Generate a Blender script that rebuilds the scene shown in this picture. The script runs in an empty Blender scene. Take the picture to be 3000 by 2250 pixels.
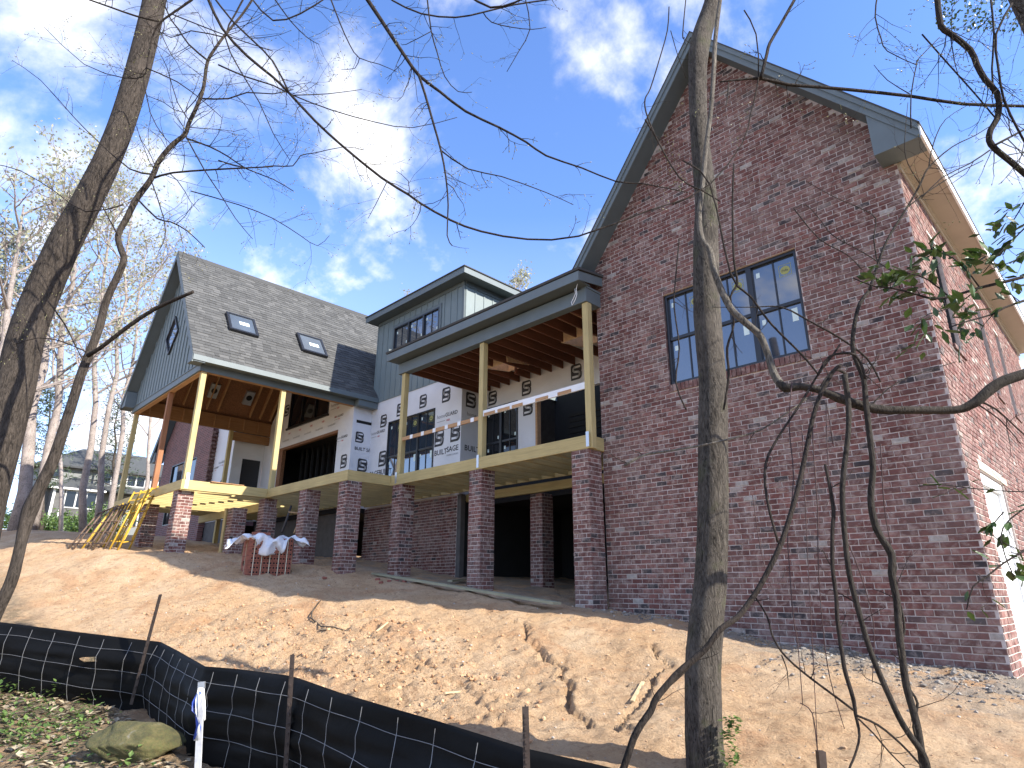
import bpy, math, random
import numpy as np
from mathutils import Vector, Matrix
R_ = math.radians
random.seed(7); RNG = np.random.default_rng(7)
scene = bpy.context.scene
COL = scene.collection

# ------------------------------------------------------------------ camera
# the lens is at the origin, x runs along the gable wall, y away into the plot
YAW, PIT, ROL = R_(45.215), R_(18.3095), R_(0.2313)
FPX = 1823.7
Fv = Vector((-math.sin(YAW)*math.cos(PIT), math.cos(YAW)*math.cos(PIT), math.sin(PIT)))
_r = Vector((math.cos(YAW), math.sin(YAW), 0)); _u = _r.cross(Fv)
Rv = _r*math.cos(ROL) + _u*math.sin(ROL); Uv = -_r*math.sin(ROL) + _u*math.cos(ROL)
cam = bpy.data.cameras.new('camera'); camo = bpy.data.objects.new('camera', cam); COL.objects.link(camo)
cam.sensor_width = 36; cam.lens = FPX/3000*36; cam.clip_end = 3000; cam.clip_start = .05
camo.matrix_world = Matrix(((Rv.x, Uv.x, -Fv.x, 0), (Rv.y, Uv.y, -Fv.y, 0), (Rv.z, Uv.z, -Fv.z, 0), (0, 0, 0, 1)))
scene.camera = camo

# ------------------------------------------------------------------ sky, sun, exposure
SUN_EL, SUN_AZ = R_(32), R_(16.6)          # azimuth from +x towards +y
world = bpy.data.worlds.new('World'); scene.world = world; world.use_nodes = True
nt = world.node_tree; nt.nodes.clear()
def wn(t, **k):
    n = nt.nodes.new(t)
    for a, b in k.items(): setattr(n, a, b)
    return n
sky = wn('ShaderNodeTexSky', sky_type='NISHITA'); sky.sun_disc = False
sky.sun_elevation = SUN_EL; sky.sun_rotation = R_(90) - SUN_AZ
sky.air_density = 1.0; sky.dust_density = 0.3; sky.ozone_density = 3.5
tc = wn('ShaderNodeTexCoord'); sep = wn('ShaderNodeSeparateXYZ')
nt.links.new(tc.outputs['Generated'], sep.inputs[0])
def wmath(op, a, b=None, c=None, clamp=False):
    n = wn('ShaderNodeMath', operation=op); n.use_clamp = clamp
    for i, v in enumerate((a, b, c)):
        if v is None: continue
        if hasattr(v, 'is_linked'): nt.links.new(v, n.inputs[i])
        else: n.inputs[i].default_value = v
    return n.outputs[0]
zc = wmath('ADD', wmath('MAXIMUM', sep.outputs['Z'], 0.0), 0.4)
comb = wn('ShaderNodeCombineXYZ')
nt.links.new(wmath('DIVIDE', sep.outputs['X'], zc), comb.inputs[0])
nt.links.new(wmath('DIVIDE', sep.outputs['Y'], zc), comb.inputs[1])
n1 = wn('ShaderNodeTexNoise'); n1.inputs['Scale'].default_value = 3.0; n1.inputs['Detail'].default_value = 9
n1.inputs['Roughness'].default_value = .58; n1.inputs['Distortion'].default_value = .2
mp = wn('ShaderNodeMapping'); mp.inputs['Location'].default_value = (3.1, 7.45, 0.0)
nt.links.new(comb.outputs[0], mp.inputs[0]); nt.links.new(mp.outputs[0], n1.inputs['Vector'])
rampc = wn('ShaderNodeMapRange'); rampc.interpolation_type = 'SMOOTHSTEP'
rampc.inputs['From Min'].default_value = .465; rampc.inputs['From Max'].default_value = .66
nt.links.new(n1.outputs['Fac'], rampc.inputs['Value'])
# clouds close up towards the horizon
low = wn('ShaderNodeMapRange'); low.inputs['From Min'].default_value = .55; low.inputs['From Max'].default_value = .0
low.inputs['To Min'].default_value = 0.0; low.inputs['To Max'].default_value = .5
nt.links.new(sep.outputs['Z'], low.inputs['Value'])
cf = wmath('MAXIMUM', rampc.outputs[0], wmath('MULTIPLY', low.outputs[0], wmath('ADD', n1.outputs['Fac'], .35)), clamp=True)
mixc = wn('ShaderNodeMix', data_type='RGBA'); mixc.inputs['B'].default_value = (5.7, 5.6, 5.5, 1)
tint = wn('ShaderNodeMix', data_type='RGBA', blend_type='MULTIPLY'); tint.inputs['Factor'].default_value = 1
tint.inputs['B'].default_value = (1.0, 1.12, 1.42, 1)
nt.links.new(sky.outputs[0], tint.inputs['A'])
nt.links.new(cf, mixc.inputs['Factor']); nt.links.new(tint.outputs['Result'], mixc.inputs['A'])
bg = wn('ShaderNodeBackground'); bg.inputs['Strength'].default_value = 0.135
nt.links.new(mixc.outputs['Result'], bg.inputs['Color'])
wo = wn('ShaderNodeOutputWorld'); nt.links.new(bg.outputs[0], wo.inputs[0])

sd = bpy.data.lights.new('sun', 'SUN'); sd.energy = 5.0; sd.angle = R_(.53); sd.color = (1, .93, .82)
so = bpy.data.objects.new('sun', sd); COL.objects.link(so)
sdir = Vector((math.cos(SUN_EL)*math.cos(SUN_AZ), math.cos(SUN_EL)*math.sin(SUN_AZ), math.sin(SUN_EL)))
so.rotation_euler = sdir.to_track_quat('Z', 'Y').to_euler(); so.location = (20, 10, 30)
vs = scene.view_settings
vs.view_transform = 'Standard'; vs.look = 'None'; vs.gamma = 1; vs.use_curve_mapping = False; vs.exposure = 1.15
scene.cycles.max_bounces = 8; scene.cycles.diffuse_bounces = 5; scene.cycles.transparent_max_bounces = 8
scene.cycles.use_denoising = True

# ------------------------------------------------------------------ pixel helpers (3000 x 2250 frame) used to survey the plot
def ray(u, v): return Fv + Rv*((u-1500)/FPX) - Uv*((v-1125)/FPX)
HF = Vector((-math.sin(YAW), math.cos(YAW), 0))
def atH(u, v, h):
    r = ray(u, v); return r*(h/r.dot(HF))
def atX(u, v, x):
    r = ray(u, v); return r*(x/r.x)
def atY(u, v, y):
    r = ray(u, v); return r*(y/r.y)
def atZ(u, v, z):
    r = ray(u, v); return r*(z/r.z)
def pxm(p): return FPX/max(p.dot(Fv), .1)         # pixels per metre at p

# ------------------------------------------------------------------ mesh builder
class MB:
    def __init__(s): s.v = []; s.f = []; s.m = []; s.r = []; s.mi = 0; s.rv = 0.0; s.sm = []; s.smooth = False
    def add(s, vs, fs):
        b = len(s.v); s.v.extend([tuple(p) for p in vs])
        for f in fs:
            s.f.append(tuple(b+i for i in f)); s.m.append(s.mi); s.r.append(s.rv); s.sm.append(s.smooth)
    def hexa(s, c):            # 8 corners: bottom 4 ccw seen from above, top 4
        s.add(c, [(3, 2, 1, 0), (4, 5, 6, 7), (0, 1, 5, 4), (1, 2, 6, 5), (2, 3, 7, 6), (3, 0, 4, 7)])
    def box(s, x0, x1, y0, y1, z0, z1):
        s.hexa([(x0, y0, z0), (x1, y0, z0), (x1, y1, z0), (x0, y1, z0), (x0, y0, z1), (x1, y0, z1), (x1, y1, z1), (x0, y1, z1)])
    def cbox(s, x0, x1, y0, y1, z0, z1, c=.006):   # box with eased long edges on every corner
        xs, ys, zs = (x0, x1), (y0, y1), (z0, z1); vs = []; idx = {}
        for i in (0, 1):
            for j in (0, 1):
                for k in (0, 1):
                    sx = c if i == 0 else -c; sy = c if j == 0 else -c; sz = c if k == 0 else -c
                    x, y, z = xs[i], ys[j], zs[k]
                    idx[i, j, k, 0] = len(vs); vs.append((x, y+sy, z+sz))
                    idx[i, j, k, 1] = len(vs); vs.append((x+sx, y, z+sz))
                    idx[i, j, k, 2] = len(vs); vs.append((x+sx, y+sy, z))
        F = []
        F.append([idx[0, 0, 0, 0], idx[0, 0, 1, 0], idx[0, 1, 1, 0], idx[0, 1, 0, 0]]); F.append([idx[1, 0, 0, 0], idx[1, 1, 0, 0], idx[1, 1, 1, 0], idx[1, 0, 1, 0]])
        F.append([idx[0, 0, 0, 1], idx[1, 0, 0, 1], idx[1, 0, 1, 1], idx[0, 0, 1, 1]]); F.append([idx[0, 1, 0, 1], idx[0, 1, 1, 1], idx[1, 1, 1, 1], idx[1, 1, 0, 1]])
        F.append([idx[0, 0, 0, 2], idx[0, 1, 0, 2], idx[1, 1, 0, 2], idx[1, 0, 0, 2]]); F.append([idx[0, 0, 1, 2], idx[1, 0, 1, 2], idx[1, 1, 1, 2], idx[0, 1, 1, 2]])
        for j in (0, 1):
            for k in (0, 1): F.append([idx[0, j, k, 1], idx[1, j, k, 1], idx[1, j, k, 2], idx[0, j, k, 2]])
        for i in (0, 1):
            for k in (0, 1): F.append([idx[i, 0, k, 0], idx[i, 1, k, 0], idx[i, 1, k, 2], idx[i, 0, k, 2]])
        for i in (0, 1):
            for j in (0, 1): F.append([idx[i, j, 0, 0], idx[i, j, 1, 0], idx[i, j, 1, 1], idx[i, j, 0, 1]])
        for i in (0, 1):
            for j in (0, 1):
                for k in (0, 1): F.append([idx[i, j, k, 0], idx[i, j, k, 1], idx[i, j, k, 2]])
        s.add(vs, F)
    def bar(s, a, b, w, h, up=(0, 0, 1)):          # rectangular bar from a to b, w across, h along up
        a, b = Vector(a), Vector(b); d = (b-a).normalized(); up = Vector(up)
        sx = d.cross(up).normalized()*(w/2); sz = sx.cross(d).normalized()*(h/2)
        s.hexa([a-sx-sz, a+sx-sz, b+sx-sz, b-sx-sz, a-sx+sz, a+sx+sz, b+sx+sz, b-sx+sz])
    def tube(s, pts, rad, n=6, cap=True, jit=0.0):
        pts = [Vector(p) for p in pts]; k = len(pts)
        if not hasattr(rad, '__len__'): rad = [rad]*k
        b = len(s.v); ref = None
        for i, p in enumerate(pts):
            t = (pts[min(i+1, k-1)] - pts[max(i-1, 0)])
            if t.length < 1e-9: t = Vector((0, 0, 1))
            t.normalize()
            if ref is None:
                ref = t.cross(Vector((0, 0, 1)) if abs(t.z) < .9 else Vector((1, 0, 0))).normalized()
            else:
                ref = (ref - t*ref.dot(t)); ref.normalize()
            o = t.cross(ref)
            for j in range(n):
                a = 2*math.pi*j/n; rr = rad[i]*(1+random.uniform(-jit, jit))
                s.v.append(tuple(p + (ref*math.cos(a) + o*math.sin(a))*rr))
        for i in range(k-1):
            for j in range(n):
                j2 = (j+1) % n
                s.f.append((b+i*n+j, b+i*n+j2, b+(i+1)*n+j2, b+(i+1)*n+j)); s.m.append(s.mi); s.r.append(s.rv); s.sm.append(s.smooth)
        if cap:
            s.f.append(tuple(b+j for j in range(n))[::-1]); s.m.append(s.mi); s.r.append(s.rv); s.sm.append(False)
            s.f.append(tuple(b+(k-1)*n+j for j in range(n))); s.m.append(s.mi); s.r.append(s.rv); s.sm.append(False)
    def mesh(s, name, mats):
        me = bpy.data.meshes.new(name); me.from_pydata(s.v, [], s.f)
        for m in (mats if isinstance(mats, (list, tuple)) else [mats]): me.materials.append(m)
        if s.f:
            me.polygons.foreach_set('material_index', s.m); me.polygons.foreach_set('use_smooth', s.sm)
            if any(s.r):
                at = me.attributes.new('rnd', 'FLOAT', 'FACE'); at.data.foreach_set('value', s.r)
        me.update(); return me
    def build(s, name, mats, parent=None, kind=None):
        return link(name, s.mesh(name, mats), parent, kind)

def link(name, me, parent=None, kind=None):
    o = bpy.data.objects.new(name, me); COL.objects.link(o)
    if parent is not None: o.parent = parent
    if kind: o['kind'] = kind
    return o
def thing(name, label, cat, group=None, loc=(0, 0, 0)):
    o = bpy.data.objects.new(name, None); COL.objects.link(o); o.location = loc; o.empty_display_size = .2
    return tag(o, label, cat, group)
def tag(o, label, cat, group=None, kind=None):
    o['label'] = label
    if cat: o['category'] = cat
    if group: o['group'] = group
    if kind: o['kind'] = kind
    return o
class Frame:      # a wall's own axes: u along it, w up it, n out of it
    def __init__(s, O, u, w, n): s.O, s.u, s.w, s.n = Vector(O), Vector(u), Vector(w), Vector(n)
    def P(s, u, w, d=0.0): return s.O + s.u*u + s.w*w + s.n*d
    def box(s, mb, u0, u1, w0, w1, d0, d1):
        c = [s.P(u0, w0, d1), s.P(u1, w0, d1), s.P(u1, w0, d0), s.P(u0, w0, d0), s.P(u0, w1, d1), s.P(u1, w1, d1), s.P(u1, w1, d0), s.P(u0, w1, d0)]
        mb.hexa(c)
    def poly(s, mb, pts, d): mb.add([s.P(a, b, d) for a, b in pts], [tuple(range(len(pts)))])
    def prism(s, mb, pts, d0, d1):
        n = len(pts); vs = [s.P(a, b, d1) for a, b in pts] + [s.P(a, b, d0) for a, b in pts]
        mb.add(vs, [tuple(range(n)), tuple(range(2*n-1, n-1, -1))] + [(i, i+n, (i+1) % n + n, (i+1) % n) for i in range(n)])
def front(y): return Frame((0, y, 0), (1, 0, 0), (0, 0, 1), (0, -1, 0))     # wall facing the street side of the lens (-y)
def east(x): return Frame((x, 0, 0), (0, 1, 0), (0, 0, 1), (1, 0, 0))       # wall facing the sun (+x)

# ------------------------------------------------------------------ materials
def nm(name):
    m = bpy.data.materials.new(name); m.use_nodes = True; t = m.node_tree; b = t.nodes['Principled BSDF']
    return m, t, b
def N(t, ty, **k):
    n = t.nodes.new(ty)
    for a, v in k.items():
        if a in n.inputs: n.inputs[a].default_value = v
        else: setattr(n, a, v)
    return n
def noise(t, scale, detail=4, rough=.55, vec=None, dist=0.0):
    n = N(t, 'ShaderNodeTexNoise'); n.inputs['Scale'].default_value = scale; n.inputs['Detail'].default_value = detail
    n.inputs['Roughness'].default_value = rough; n.inputs['Distortion'].default_value = dist
    if vec is not None: t.links.new(vec, n.inputs['Vector'])
    return n.outputs['Fac']
def ramp(t, fac, stops, interp='LINEAR'):
    n = N(t, 'ShaderNodeValToRGB'); cr = n.color_ramp; cr.interpolation = interp
    while len(cr.elements) < len(stops): cr.elements.new(.5)
    for e, (p, c) in zip(cr.elements, stops):
        e.position = p; e.color = (*c, 1) if len(c) == 3 else c
    t.links.new(fac, n.inputs[0]); return n.outputs['Color']
def rng(t, val, a, b, lo=0.0, hi=1.0):
    n = N(t, 'ShaderNodeMapRange'); t.links.new(val, n.inputs['Value'])
    n.inputs['From Min'].default_value = a; n.inputs['From Max'].default_value = b
    n.inputs['To Min'].default_value = lo; n.inputs['To Max'].default_value = hi
    return n.outputs[0]
def mix(t, f, a, b, bt='MIX'):
    n = N(t, 'ShaderNodeMix', data_type='RGBA', blend_type=bt)
    for k, v in (('Factor', f), ('A', a), ('B', b)):
        sk = n.inputs[k]
        if hasattr(v, 'is_linked'): t.links.new(v, sk)
        elif k == 'Factor': sk.default_value = v
        else: sk.default_value = (*v, 1)
    return n.outputs['Result']
def math_(t, op, a, b=None, clamp=False):
    n = N(t, 'ShaderNodeMath', operation=op); n.use_clamp = clamp
    for i, v in enumerate((a, b)):
        if v is None: continue
        if hasattr(v, 'is_linked'): t.links.new(v, n.inputs[i])
        else: n.inputs[i].default_value = v
    return n.outputs[0]
def bump(t, b, h, s=.3, d=.01):
    n = N(t, 'ShaderNodeBump'); n.inputs['Strength'].default_value = s; n.inputs['Distance'].default_value = d
    t.links.new(h, n.inputs['Height']); t.links.new(n.outputs[0], b.inputs['Normal'])
def pos(t, sc=(1, 1, 1)):
    g = N(t, 'ShaderNodeNewGeometry'); m = N(t, 'ShaderNodeMapping'); m.inputs['Scale'].default_value = sc
    t.links.new(g.outputs['Position'], m.inputs[0]); return m.outputs[0]
def rnd(t):
    a = N(t, 'ShaderNodeAttribute', attribute_name='rnd'); o = N(t, 'ShaderNodeAttribute', attribute_type='OBJECT', attribute_name='rnd')
    return math_(t, 'ADD', a.outputs['Fac'], o.outputs['Fac'])
def plain(name, c, rough=.6, var=.12, scale=6, met=0, spec=.5, bmp=0, bscale=60, sc=(1, 1, 1)):
    m, t, b = nm(name); v = pos(t, sc)
    f = noise(t, scale, 5, .6, v)
    lo = tuple(x*(1-var) for x in c); hi = tuple(min(1, x*(1+var)) for x in c)
    t.links.new(ramp(t, f, [(.3, lo), (.7, hi)]), b.inputs['Base Color'])
    b.inputs['Roughness'].default_value = rough; b.inputs['Metallic'].default_value = met; b.inputs['Specular IOR Level'].default_value = spec
    if bmp: bump(t, b, noise(t, bscale, 4, .6, v), bmp, .01)
    return m
def brick_mat(name, pale=False):
    m, t, b = nm(name); v = pos(t); r = rnd(t)
    base = ramp(t, r, [(0, (.11, .044, .037)), (.3, (.18, .068, .056)), (.55, (.13, .056, .047)), (.75, (.22, .085, .069)), (.9, (.27, .125, .102)), (.915, (.055, .053, .055)), (.965, (.032, .033, .037)), (.985, (.032, .033, .037)), (.988, (.40, .37, .33)), (1, (.48, .45, .40))], 'LINEAR')
    f = noise(t, 16, 5, .65, v); base = mix(t, rng(t, f, .3, .7, 0, .6), base, (.06, .036, .034))
    sm = noise(t, 8.5, 6, .7, v, .6); base = mix(t, rng(t, sm, .47, .64, 0, .75), base, (.34, .26, .225))
    lg = noise(t, .9, 5, .6, v, .5); base = mix(t, rng(t, lg, .45, .75, 0, .35), base, (.28, .225, .20))
    wh = noise(t, 3.1, 7, .72, v, .9); base = mix(t, rng(t, wh, .66, .69, 0, .75), base, (.52, .49, .45))
    t.links.new(base, b.inputs['Base Color']); b.inputs['Roughness'].default_value = .88; b.inputs['Specular IOR Level'].default_value = .25
    bump(t, b, noise(t, 70, 5, .7, v), .5, .006); return m
def mortar_mat():
    m, t, b = nm('mortar'); v = pos(t); f = noise(t, 22, 6, .65, v)
    t.links.new(ramp(t, f, [(.3, (.41, .35, .315)), (.7, (.57, .495, .45))]), b.inputs['Base Color']); b.inputs['Roughness'].default_value = .95
    bump(t, b, noise(t, 120, 4, .7, v), .5, .006); return m
def wood(name, a, c, axis=0, grain=1.0, rough=.75):
    m, t, b = nm(name); sc = [14, 14, 14]; sc[axis] = .7; v = pos(t, tuple(s*grain for s in sc))
    f = noise(t, 2.2, 6, .65, v, .8); k = noise(t, 1.7, 2, .5, pos(t))
    col = ramp(t, f, [(.25, a), (.75, c)]); col = mix(t, rng(t, k, .35, .75, 0, .35), col, tuple(x*.72 for x in a))
    kn = noise(t, .9, 3, .5, pos(t, (3, 3, 3) if axis != 0 else (2.1, 5, 5)), 0); col = mix(t, rng(t, kn, .735, .76, 0, .8), col, tuple(x*.3 for x in a))
    t.links.new(col, b.inputs['Base Color']); b.inputs['Roughness'].default_value = rough; b.inputs['Specular IOR Level'].default_value = .25
    bump(t, b, f, .25, .004); return m
def bark(name, a, c, moss=0, zs=1.4):
    m, t, b = nm(name); tcn = N(t, 'ShaderNodeNewGeometry'); mp_ = N(t, 'ShaderNodeMapping'); mp_.inputs['Scale'].default_value = (30, 30, 30/zs/3.2)
    t.links.new(tcn.outputs['Position'], mp_.inputs[0])
    vo = N(t, 'ShaderNodeTexNoise'); vo.inputs['Scale'].default_value = 1.5; vo.inputs['Detail'].default_value = 7; vo.inputs['Roughness'].default_value = .7; vo.inputs['Distortion'].default_value = 1.4
    t.links.new(mp_.outputs[0], vo.inputs['Vector']); f = vo.outputs['Fac']
    col = ramp(t, f, [(.36, tuple(x*.55 for x in a)), (.5, tuple((x+y)/2 for x, y in zip(a, c))), (.64, c)])
    g = noise(t, 2.3, 5, .6, pos(t)); col = mix(t, rng(t, g, .5, .72, 0, .5), col, tuple(min(1, x*1.35) for x in c))
    if moss: col = mix(t, rng(t, noise(t, 4, 5, .6, pos(t)), .55, .68, 0, moss), col, (.07, .085, .03))
    t.links.new(col, b.inputs['Base Color']); b.inputs['Roughness'].default_value = .92; b.inputs['Specular IOR Level'].default_value = .2
    bump(t, b, f, 1.0, .035); return m
def leaf_mat(name, a, c, tr=.25):
    m, t, b = nm(name); f = noise(t, 3, 3, .5, pos(t)); r = rnd(t)
    col = ramp(t, math_(t, 'ADD', math_(t, 'MULTIPLY', f, .5), math_(t, 'MULTIPLY', r, .5)), [(.25, a), (.75, c)])
    t.links.new(col, b.inputs['Base Color']); b.inputs['Roughness'].default_value = .45
    tl = N(t, 'ShaderNodeBsdfTranslucent'); t.links.new(col, tl.inputs[0]); ms = N(t, 'ShaderNodeMixShader'); ms.inputs[0].default_value = tr
    t.links.new(b.outputs[0], ms.inputs[1]); t.links.new(tl.outputs[0], ms.inputs[2]); t.links.new(ms.outputs[0], t.nodes['Material Output'].inputs[0]); return m
M = {}
M['brick'] = brick_mat('brick'); M['mortar'] = mortar_mat()
M['trim'] = plain('slate_grey_paint', (.11, .138, .147), .55, .08, 3, bmp=.08)
M['siding'] = plain('slate_grey_siding', (.16, .20, .205), .6, .07, 3, bmp=.12, bscale=90)
M['soffit'] = plain('soffit_board', (.085, .108, .115), .6, .08, 3)
M['tan_soffit'] = plain('tan_soffit_board', (.40, .345, .27), .7, .06, 2)
M['pt_x'] = wood('treated_lumber_x', (.36, .285, .125), (.56, .445, .205), 0)
M['pt_y'] = wood('treated_lumber_y', (.36, .285, .125), (.56, .445, .205), 1)
M['pt_z'] = wood('treated_lumber_z', (.37, .295, .135), (.57, .46, .22), 2)
M['cedar_z'] = wood('red_brown_lumber_z', (.22, .095, .045), (.36, .17, .085), 2)
M['fr_y'] = wood('framing_lumber_y', (.26, .135, .06), (.42, .24, .12), 1)
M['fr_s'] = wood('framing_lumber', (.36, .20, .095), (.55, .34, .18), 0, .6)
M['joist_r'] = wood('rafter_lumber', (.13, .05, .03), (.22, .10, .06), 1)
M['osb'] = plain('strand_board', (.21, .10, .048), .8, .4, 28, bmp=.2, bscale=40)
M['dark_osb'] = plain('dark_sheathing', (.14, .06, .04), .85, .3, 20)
M['wellwood'] = plain('sunlight_toned_well_wood', (.72, .52, .32), .7, .15, 9)  # wood colour raised to stand in for sunlight in the wells
M['block'] = plain('foundation_block', (.10, .095, .092), .95, .2, 5, bmp=.2)
M['dark'] = plain('shade_toned_board', (.012, .012, .012), .95, .2, 2)  # near-black colour stands in for shade inside rooms and gaps
M['black'] = plain('black_window_frame', (.012, .013, .016), .35, .1, 3)
M['metal'] = plain('galvanised_metal', (.5, .52, .54), .4, .1, 10, met=.8)
M['white'] = plain('white_paint', (.75, .76, .75), .5, .05, 3)
M['ink'] = plain('print_black', (.03, .03, .034), .7, .05, 3)
M['inkgrey'] = plain('print_grey', (.30, .30, .31), .7, .05, 3)
M['inkred'] = plain('print_red', (.45, .05, .06), .7, .05, 3)
M['yellow_st'] = plain('yellow_sticker', (.30, .30, .09), .6, .05, 3)
M['sticker'] = plain('pale_sticker', (.62, .74, .70), .6, .05, 3)
def wrap_mat():
    m, t, b = nm('house_wrap'); v = pos(t); f = noise(t, 2.5, 5, .6, v, .5); c = noise(t, 1.2, 3, .5, v)
    t.links.new(ramp(t, c, [(.3, (.60, .61, .63)), (.7, (.70, .71, .73))]), b.inputs['Base Color']); b.inputs['Roughness'].default_value = .5
    bump(t, b, f, .5, .05); return m
M['wrap'] = wrap_mat()
def glass_mat(name, c, ior=1.9, rough=.03):
    m, t, b = nm(name); f = noise(t, 1.4, 4, .6, pos(t)); t.links.new(ramp(t, f, [(.3, tuple(x*.8 for x in c)), (.7, tuple(x*1.2 for x in c))]), b.inputs['Base Color'])
    b.inputs['Roughness'].default_value = rough; b.inputs['IOR'].default_value = ior; return m
M['glass'] = glass_mat('window_glass', (.028, .042, .062), 2.5); M['skyglass'] = glass_mat('skylight_glass', (.07, .085, .10), 1.8, .1); M['darkglass'] = glass_mat('dark_glass', (.01, .012, .016), 1.45)
def shingle_mat():
    m, t, b = nm('asphalt_shingle'); v = pos(t); r = rnd(t)
    col = ramp(t, r, [(0, (.055, .056, .055)), (.4, (.077, .078, .076)), (.7, (.092, .093, .09)), (1, (.118, .118, .114))])
    col = mix(t, rng(t, noise(t, 160, 2, .5, v), .35, .65, 0, .4), col, (.035, .034, .033)); col = mix(t, rng(t, noise(t, .55, 3, .5, v), .4, .7, 0, .2), col, (.095, .094, .088))
    t.links.new(col, b.inputs['Base Color']); b.inputs['Roughness'].default_value = .95; bump(t, b, noise(t, 200, 2, .5, v), .4, .004); return m
M['shingle'] = shingle_mat()
# ------------------------------------------------------------------ the ground
def lerp_tab(x, xs, ys): return np.interp(x, xs, ys)
def base_z(x, y):
    x = np.asarray(x, float); y = np.asarray(y, float)
    zh = np.where(x > -30, -.33-.105*(x+7), -.33+.105*23-.062*(x+30))
    zh = np.where(x < -90, -.33+2.415+3.72-.02*(x+90), zh); zh = np.where(x > 6, -1.695-.03*(x-6), zh)
    yh = lerp_tab(x, [-40, -24, -18, -15, -12, -7, 0, 10], [3.6, 4.0, 4.7, 6.8, 8.0, 8.3, 9.0, 9.0])
    yf = lerp_tab(x, [-30, -10.4, -8.3, -5.2, 10], [1.2, 1.45, 2.42, 2.65, 2.75])
    zf = lerp_tab(x, [-60, -30, -20, -10, -8.3, -5.2, -2.6, 10], [2.9, 1.25, .1, -1.16, -1.26, -1.40, -1.50, -2.0])
    t = np.clip((y-yf)/(yh-yf), 0, 1); t = .45*t + .55*(t*t*(3-2*t))
    z = zf + (zh-zf)*t
    z = np.where(y < yf, zf - .07*np.minimum(yf-y, 60), z)
    z = np.where(y > yh, zh + .012*np.minimum(y-yh, 200), z)
    return z
_perm = np.random.default_rng(3).random((512, 512))
def vnoise(x, y):
    xi = np.floor(x).astype(int); yi = np.floor(y).astype(int); fx = x-xi; fy = y-yi
    fx = fx*fx*(3-2*fx); fy = fy*fy*(3-2*fy)
    g = lambda a, b: _perm[a % 512, b % 512]
    return (g(xi, yi)*(1-fx)+g(xi+1, yi)*fx)*(1-fy) + (g(xi, yi+1)*(1-fx)+g(xi+1, yi+1)*fx)*fy - .5
def fbm(x, y, f, o=4, g=.5):
    s = 0; a = 1
    for i in range(o): s = s + a*vnoise(x*f+17.3*i, y*f+5.1*i); f *= 2.03; a *= g
    return s
def ghit(u, v, far=130):
    r = ray(u, v); t = .5; prev = t
    while t < far:
        p = r*t
        if p.z < float(base_z(p.x, p.y)): break
        prev = t; t *= 1.03
    for _ in range(20):
        m = (prev+t)/2; p = r*m
        if p.z < float(base_z(p.x, p.y)): t = m
        else: prev = m
    return r*t
GULLIES = [([(1505, 1822), (1530, 1835), (1560, 1872), (1580, 1905), (1625, 1945), (1645, 1985), (1655, 2030), (1662, 2070), (1690, 2098), (1735, 2122), (1815, 2145)], .03, .12),
           ([(1905, 1893), (1935, 1915), (1942, 1955), (1925, 1985), (1885, 2012), (1860, 2050), (1830, 2100), (1835, 2125), (1865, 2150)], .024, .09),
           ([(1752, 1966), (1800, 1985), (1840, 2005), (1872, 2020)], .018, .05),
           ([(1180, 1910), (1290, 1965), (1380, 2010), (1440, 2075), (1470, 2130)], .03, .04)]
GUL = [([ghit(*p) for p in pl], w, d) for pl, w, d in GULLIES]
CLOD = [ghit(u, v) for u, v in ((950, 1905), (1150, 1960), (1280, 2000), (800, 1880), (600, 1840), (1050, 1850))]
def segdist(X, Y, pl):
    d = np.full(X.shape, 1e9)
    for a, b in zip(pl[:-1], pl[1:]):
        ax, ay, bx, by = a.x, a.y, b.x, b.y; L = (bx-ax)**2+(by-ay)**2+1e-9
        t = np.clip(((X-ax)*(bx-ax)+(Y-ay)*(by-ay))/L, 0, 1)
        d = np.minimum(d, np.hypot(X-ax-t*(bx-ax), Y-ay-t*(by-ay)))
    return d
def full_z(X, Y):
    Z = base_z(X, Y)
    near = np.clip(1-(np.hypot(X+8, Y-5)-16)/10, 0, 1)
    Z = Z + .10*fbm(X, Y, .35, 3)*np.clip(near+.5, 0, 1)
    lump = .075*fbm(X, Y, 1.5, 4, .55) + .034*fbm(X+9, Y, 6.5, 3, .65)
    cm = np.zeros_like(X)
    for c in CLOD: cm = np.maximum(cm, np.exp(-(((X-c.x)/1.5)**2+((Y-c.y)/1.1)**2)))
    ridg = .5-np.abs(fbm(X+31, Y+11, 4.2, 4, .62)); Z = Z + near*(lump + cm*(.17*(ridg-.32) + .075*(.3-np.abs(fbm(X+3, Y+8, 11, 3, .65)))))
    wx = X+.15*fbm(X+5, Y, 2.8, 4, .55); wy = Y+.15*fbm(X, Y+40, 2.8, 4, .55)
    for pl, w, d in GUL:
        s = segdist(wx, wy, pl); m = (s < w*3)
        Z = np.where(m, Z - d*np.clip(1.35-s/w, 0, 1)**.5 + .12*d*np.exp(-((s-1.8*w)/(.7*w))**2), Z)
    return Z
def gz(x, y): return float(full_z(np.array([float(x)]), np.array([float(y)]))[0])
def axis_pts(parts):
    out = []
    for a, b, s in parts: out += list(np.arange(a, b, s))
    return np.array(out + [parts[-1][1]])
gx = np.concatenate([-np.geomspace(700, 24.3, 70), axis_pts([(-24, -9.5, .075), (-9.5, -.5, .034), (-.5, 4, .09)]), np.geomspace(4.3, 500, 36)])
gy = np.concatenate([-np.geomspace(400, 1.0, 30), axis_pts([(-.8, 1.2, .1), (1.2, 6.5, .034), (6.5, 11.5, .06)]), np.geomspace(11.9, 700, 60)])
GX, GY = np.meshgrid(gx, gy); GZ = full_z(GX, GY)
nx, ny = len(gx), len(gy)
idx = np.arange(nx*ny).reshape(ny, nx)
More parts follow.
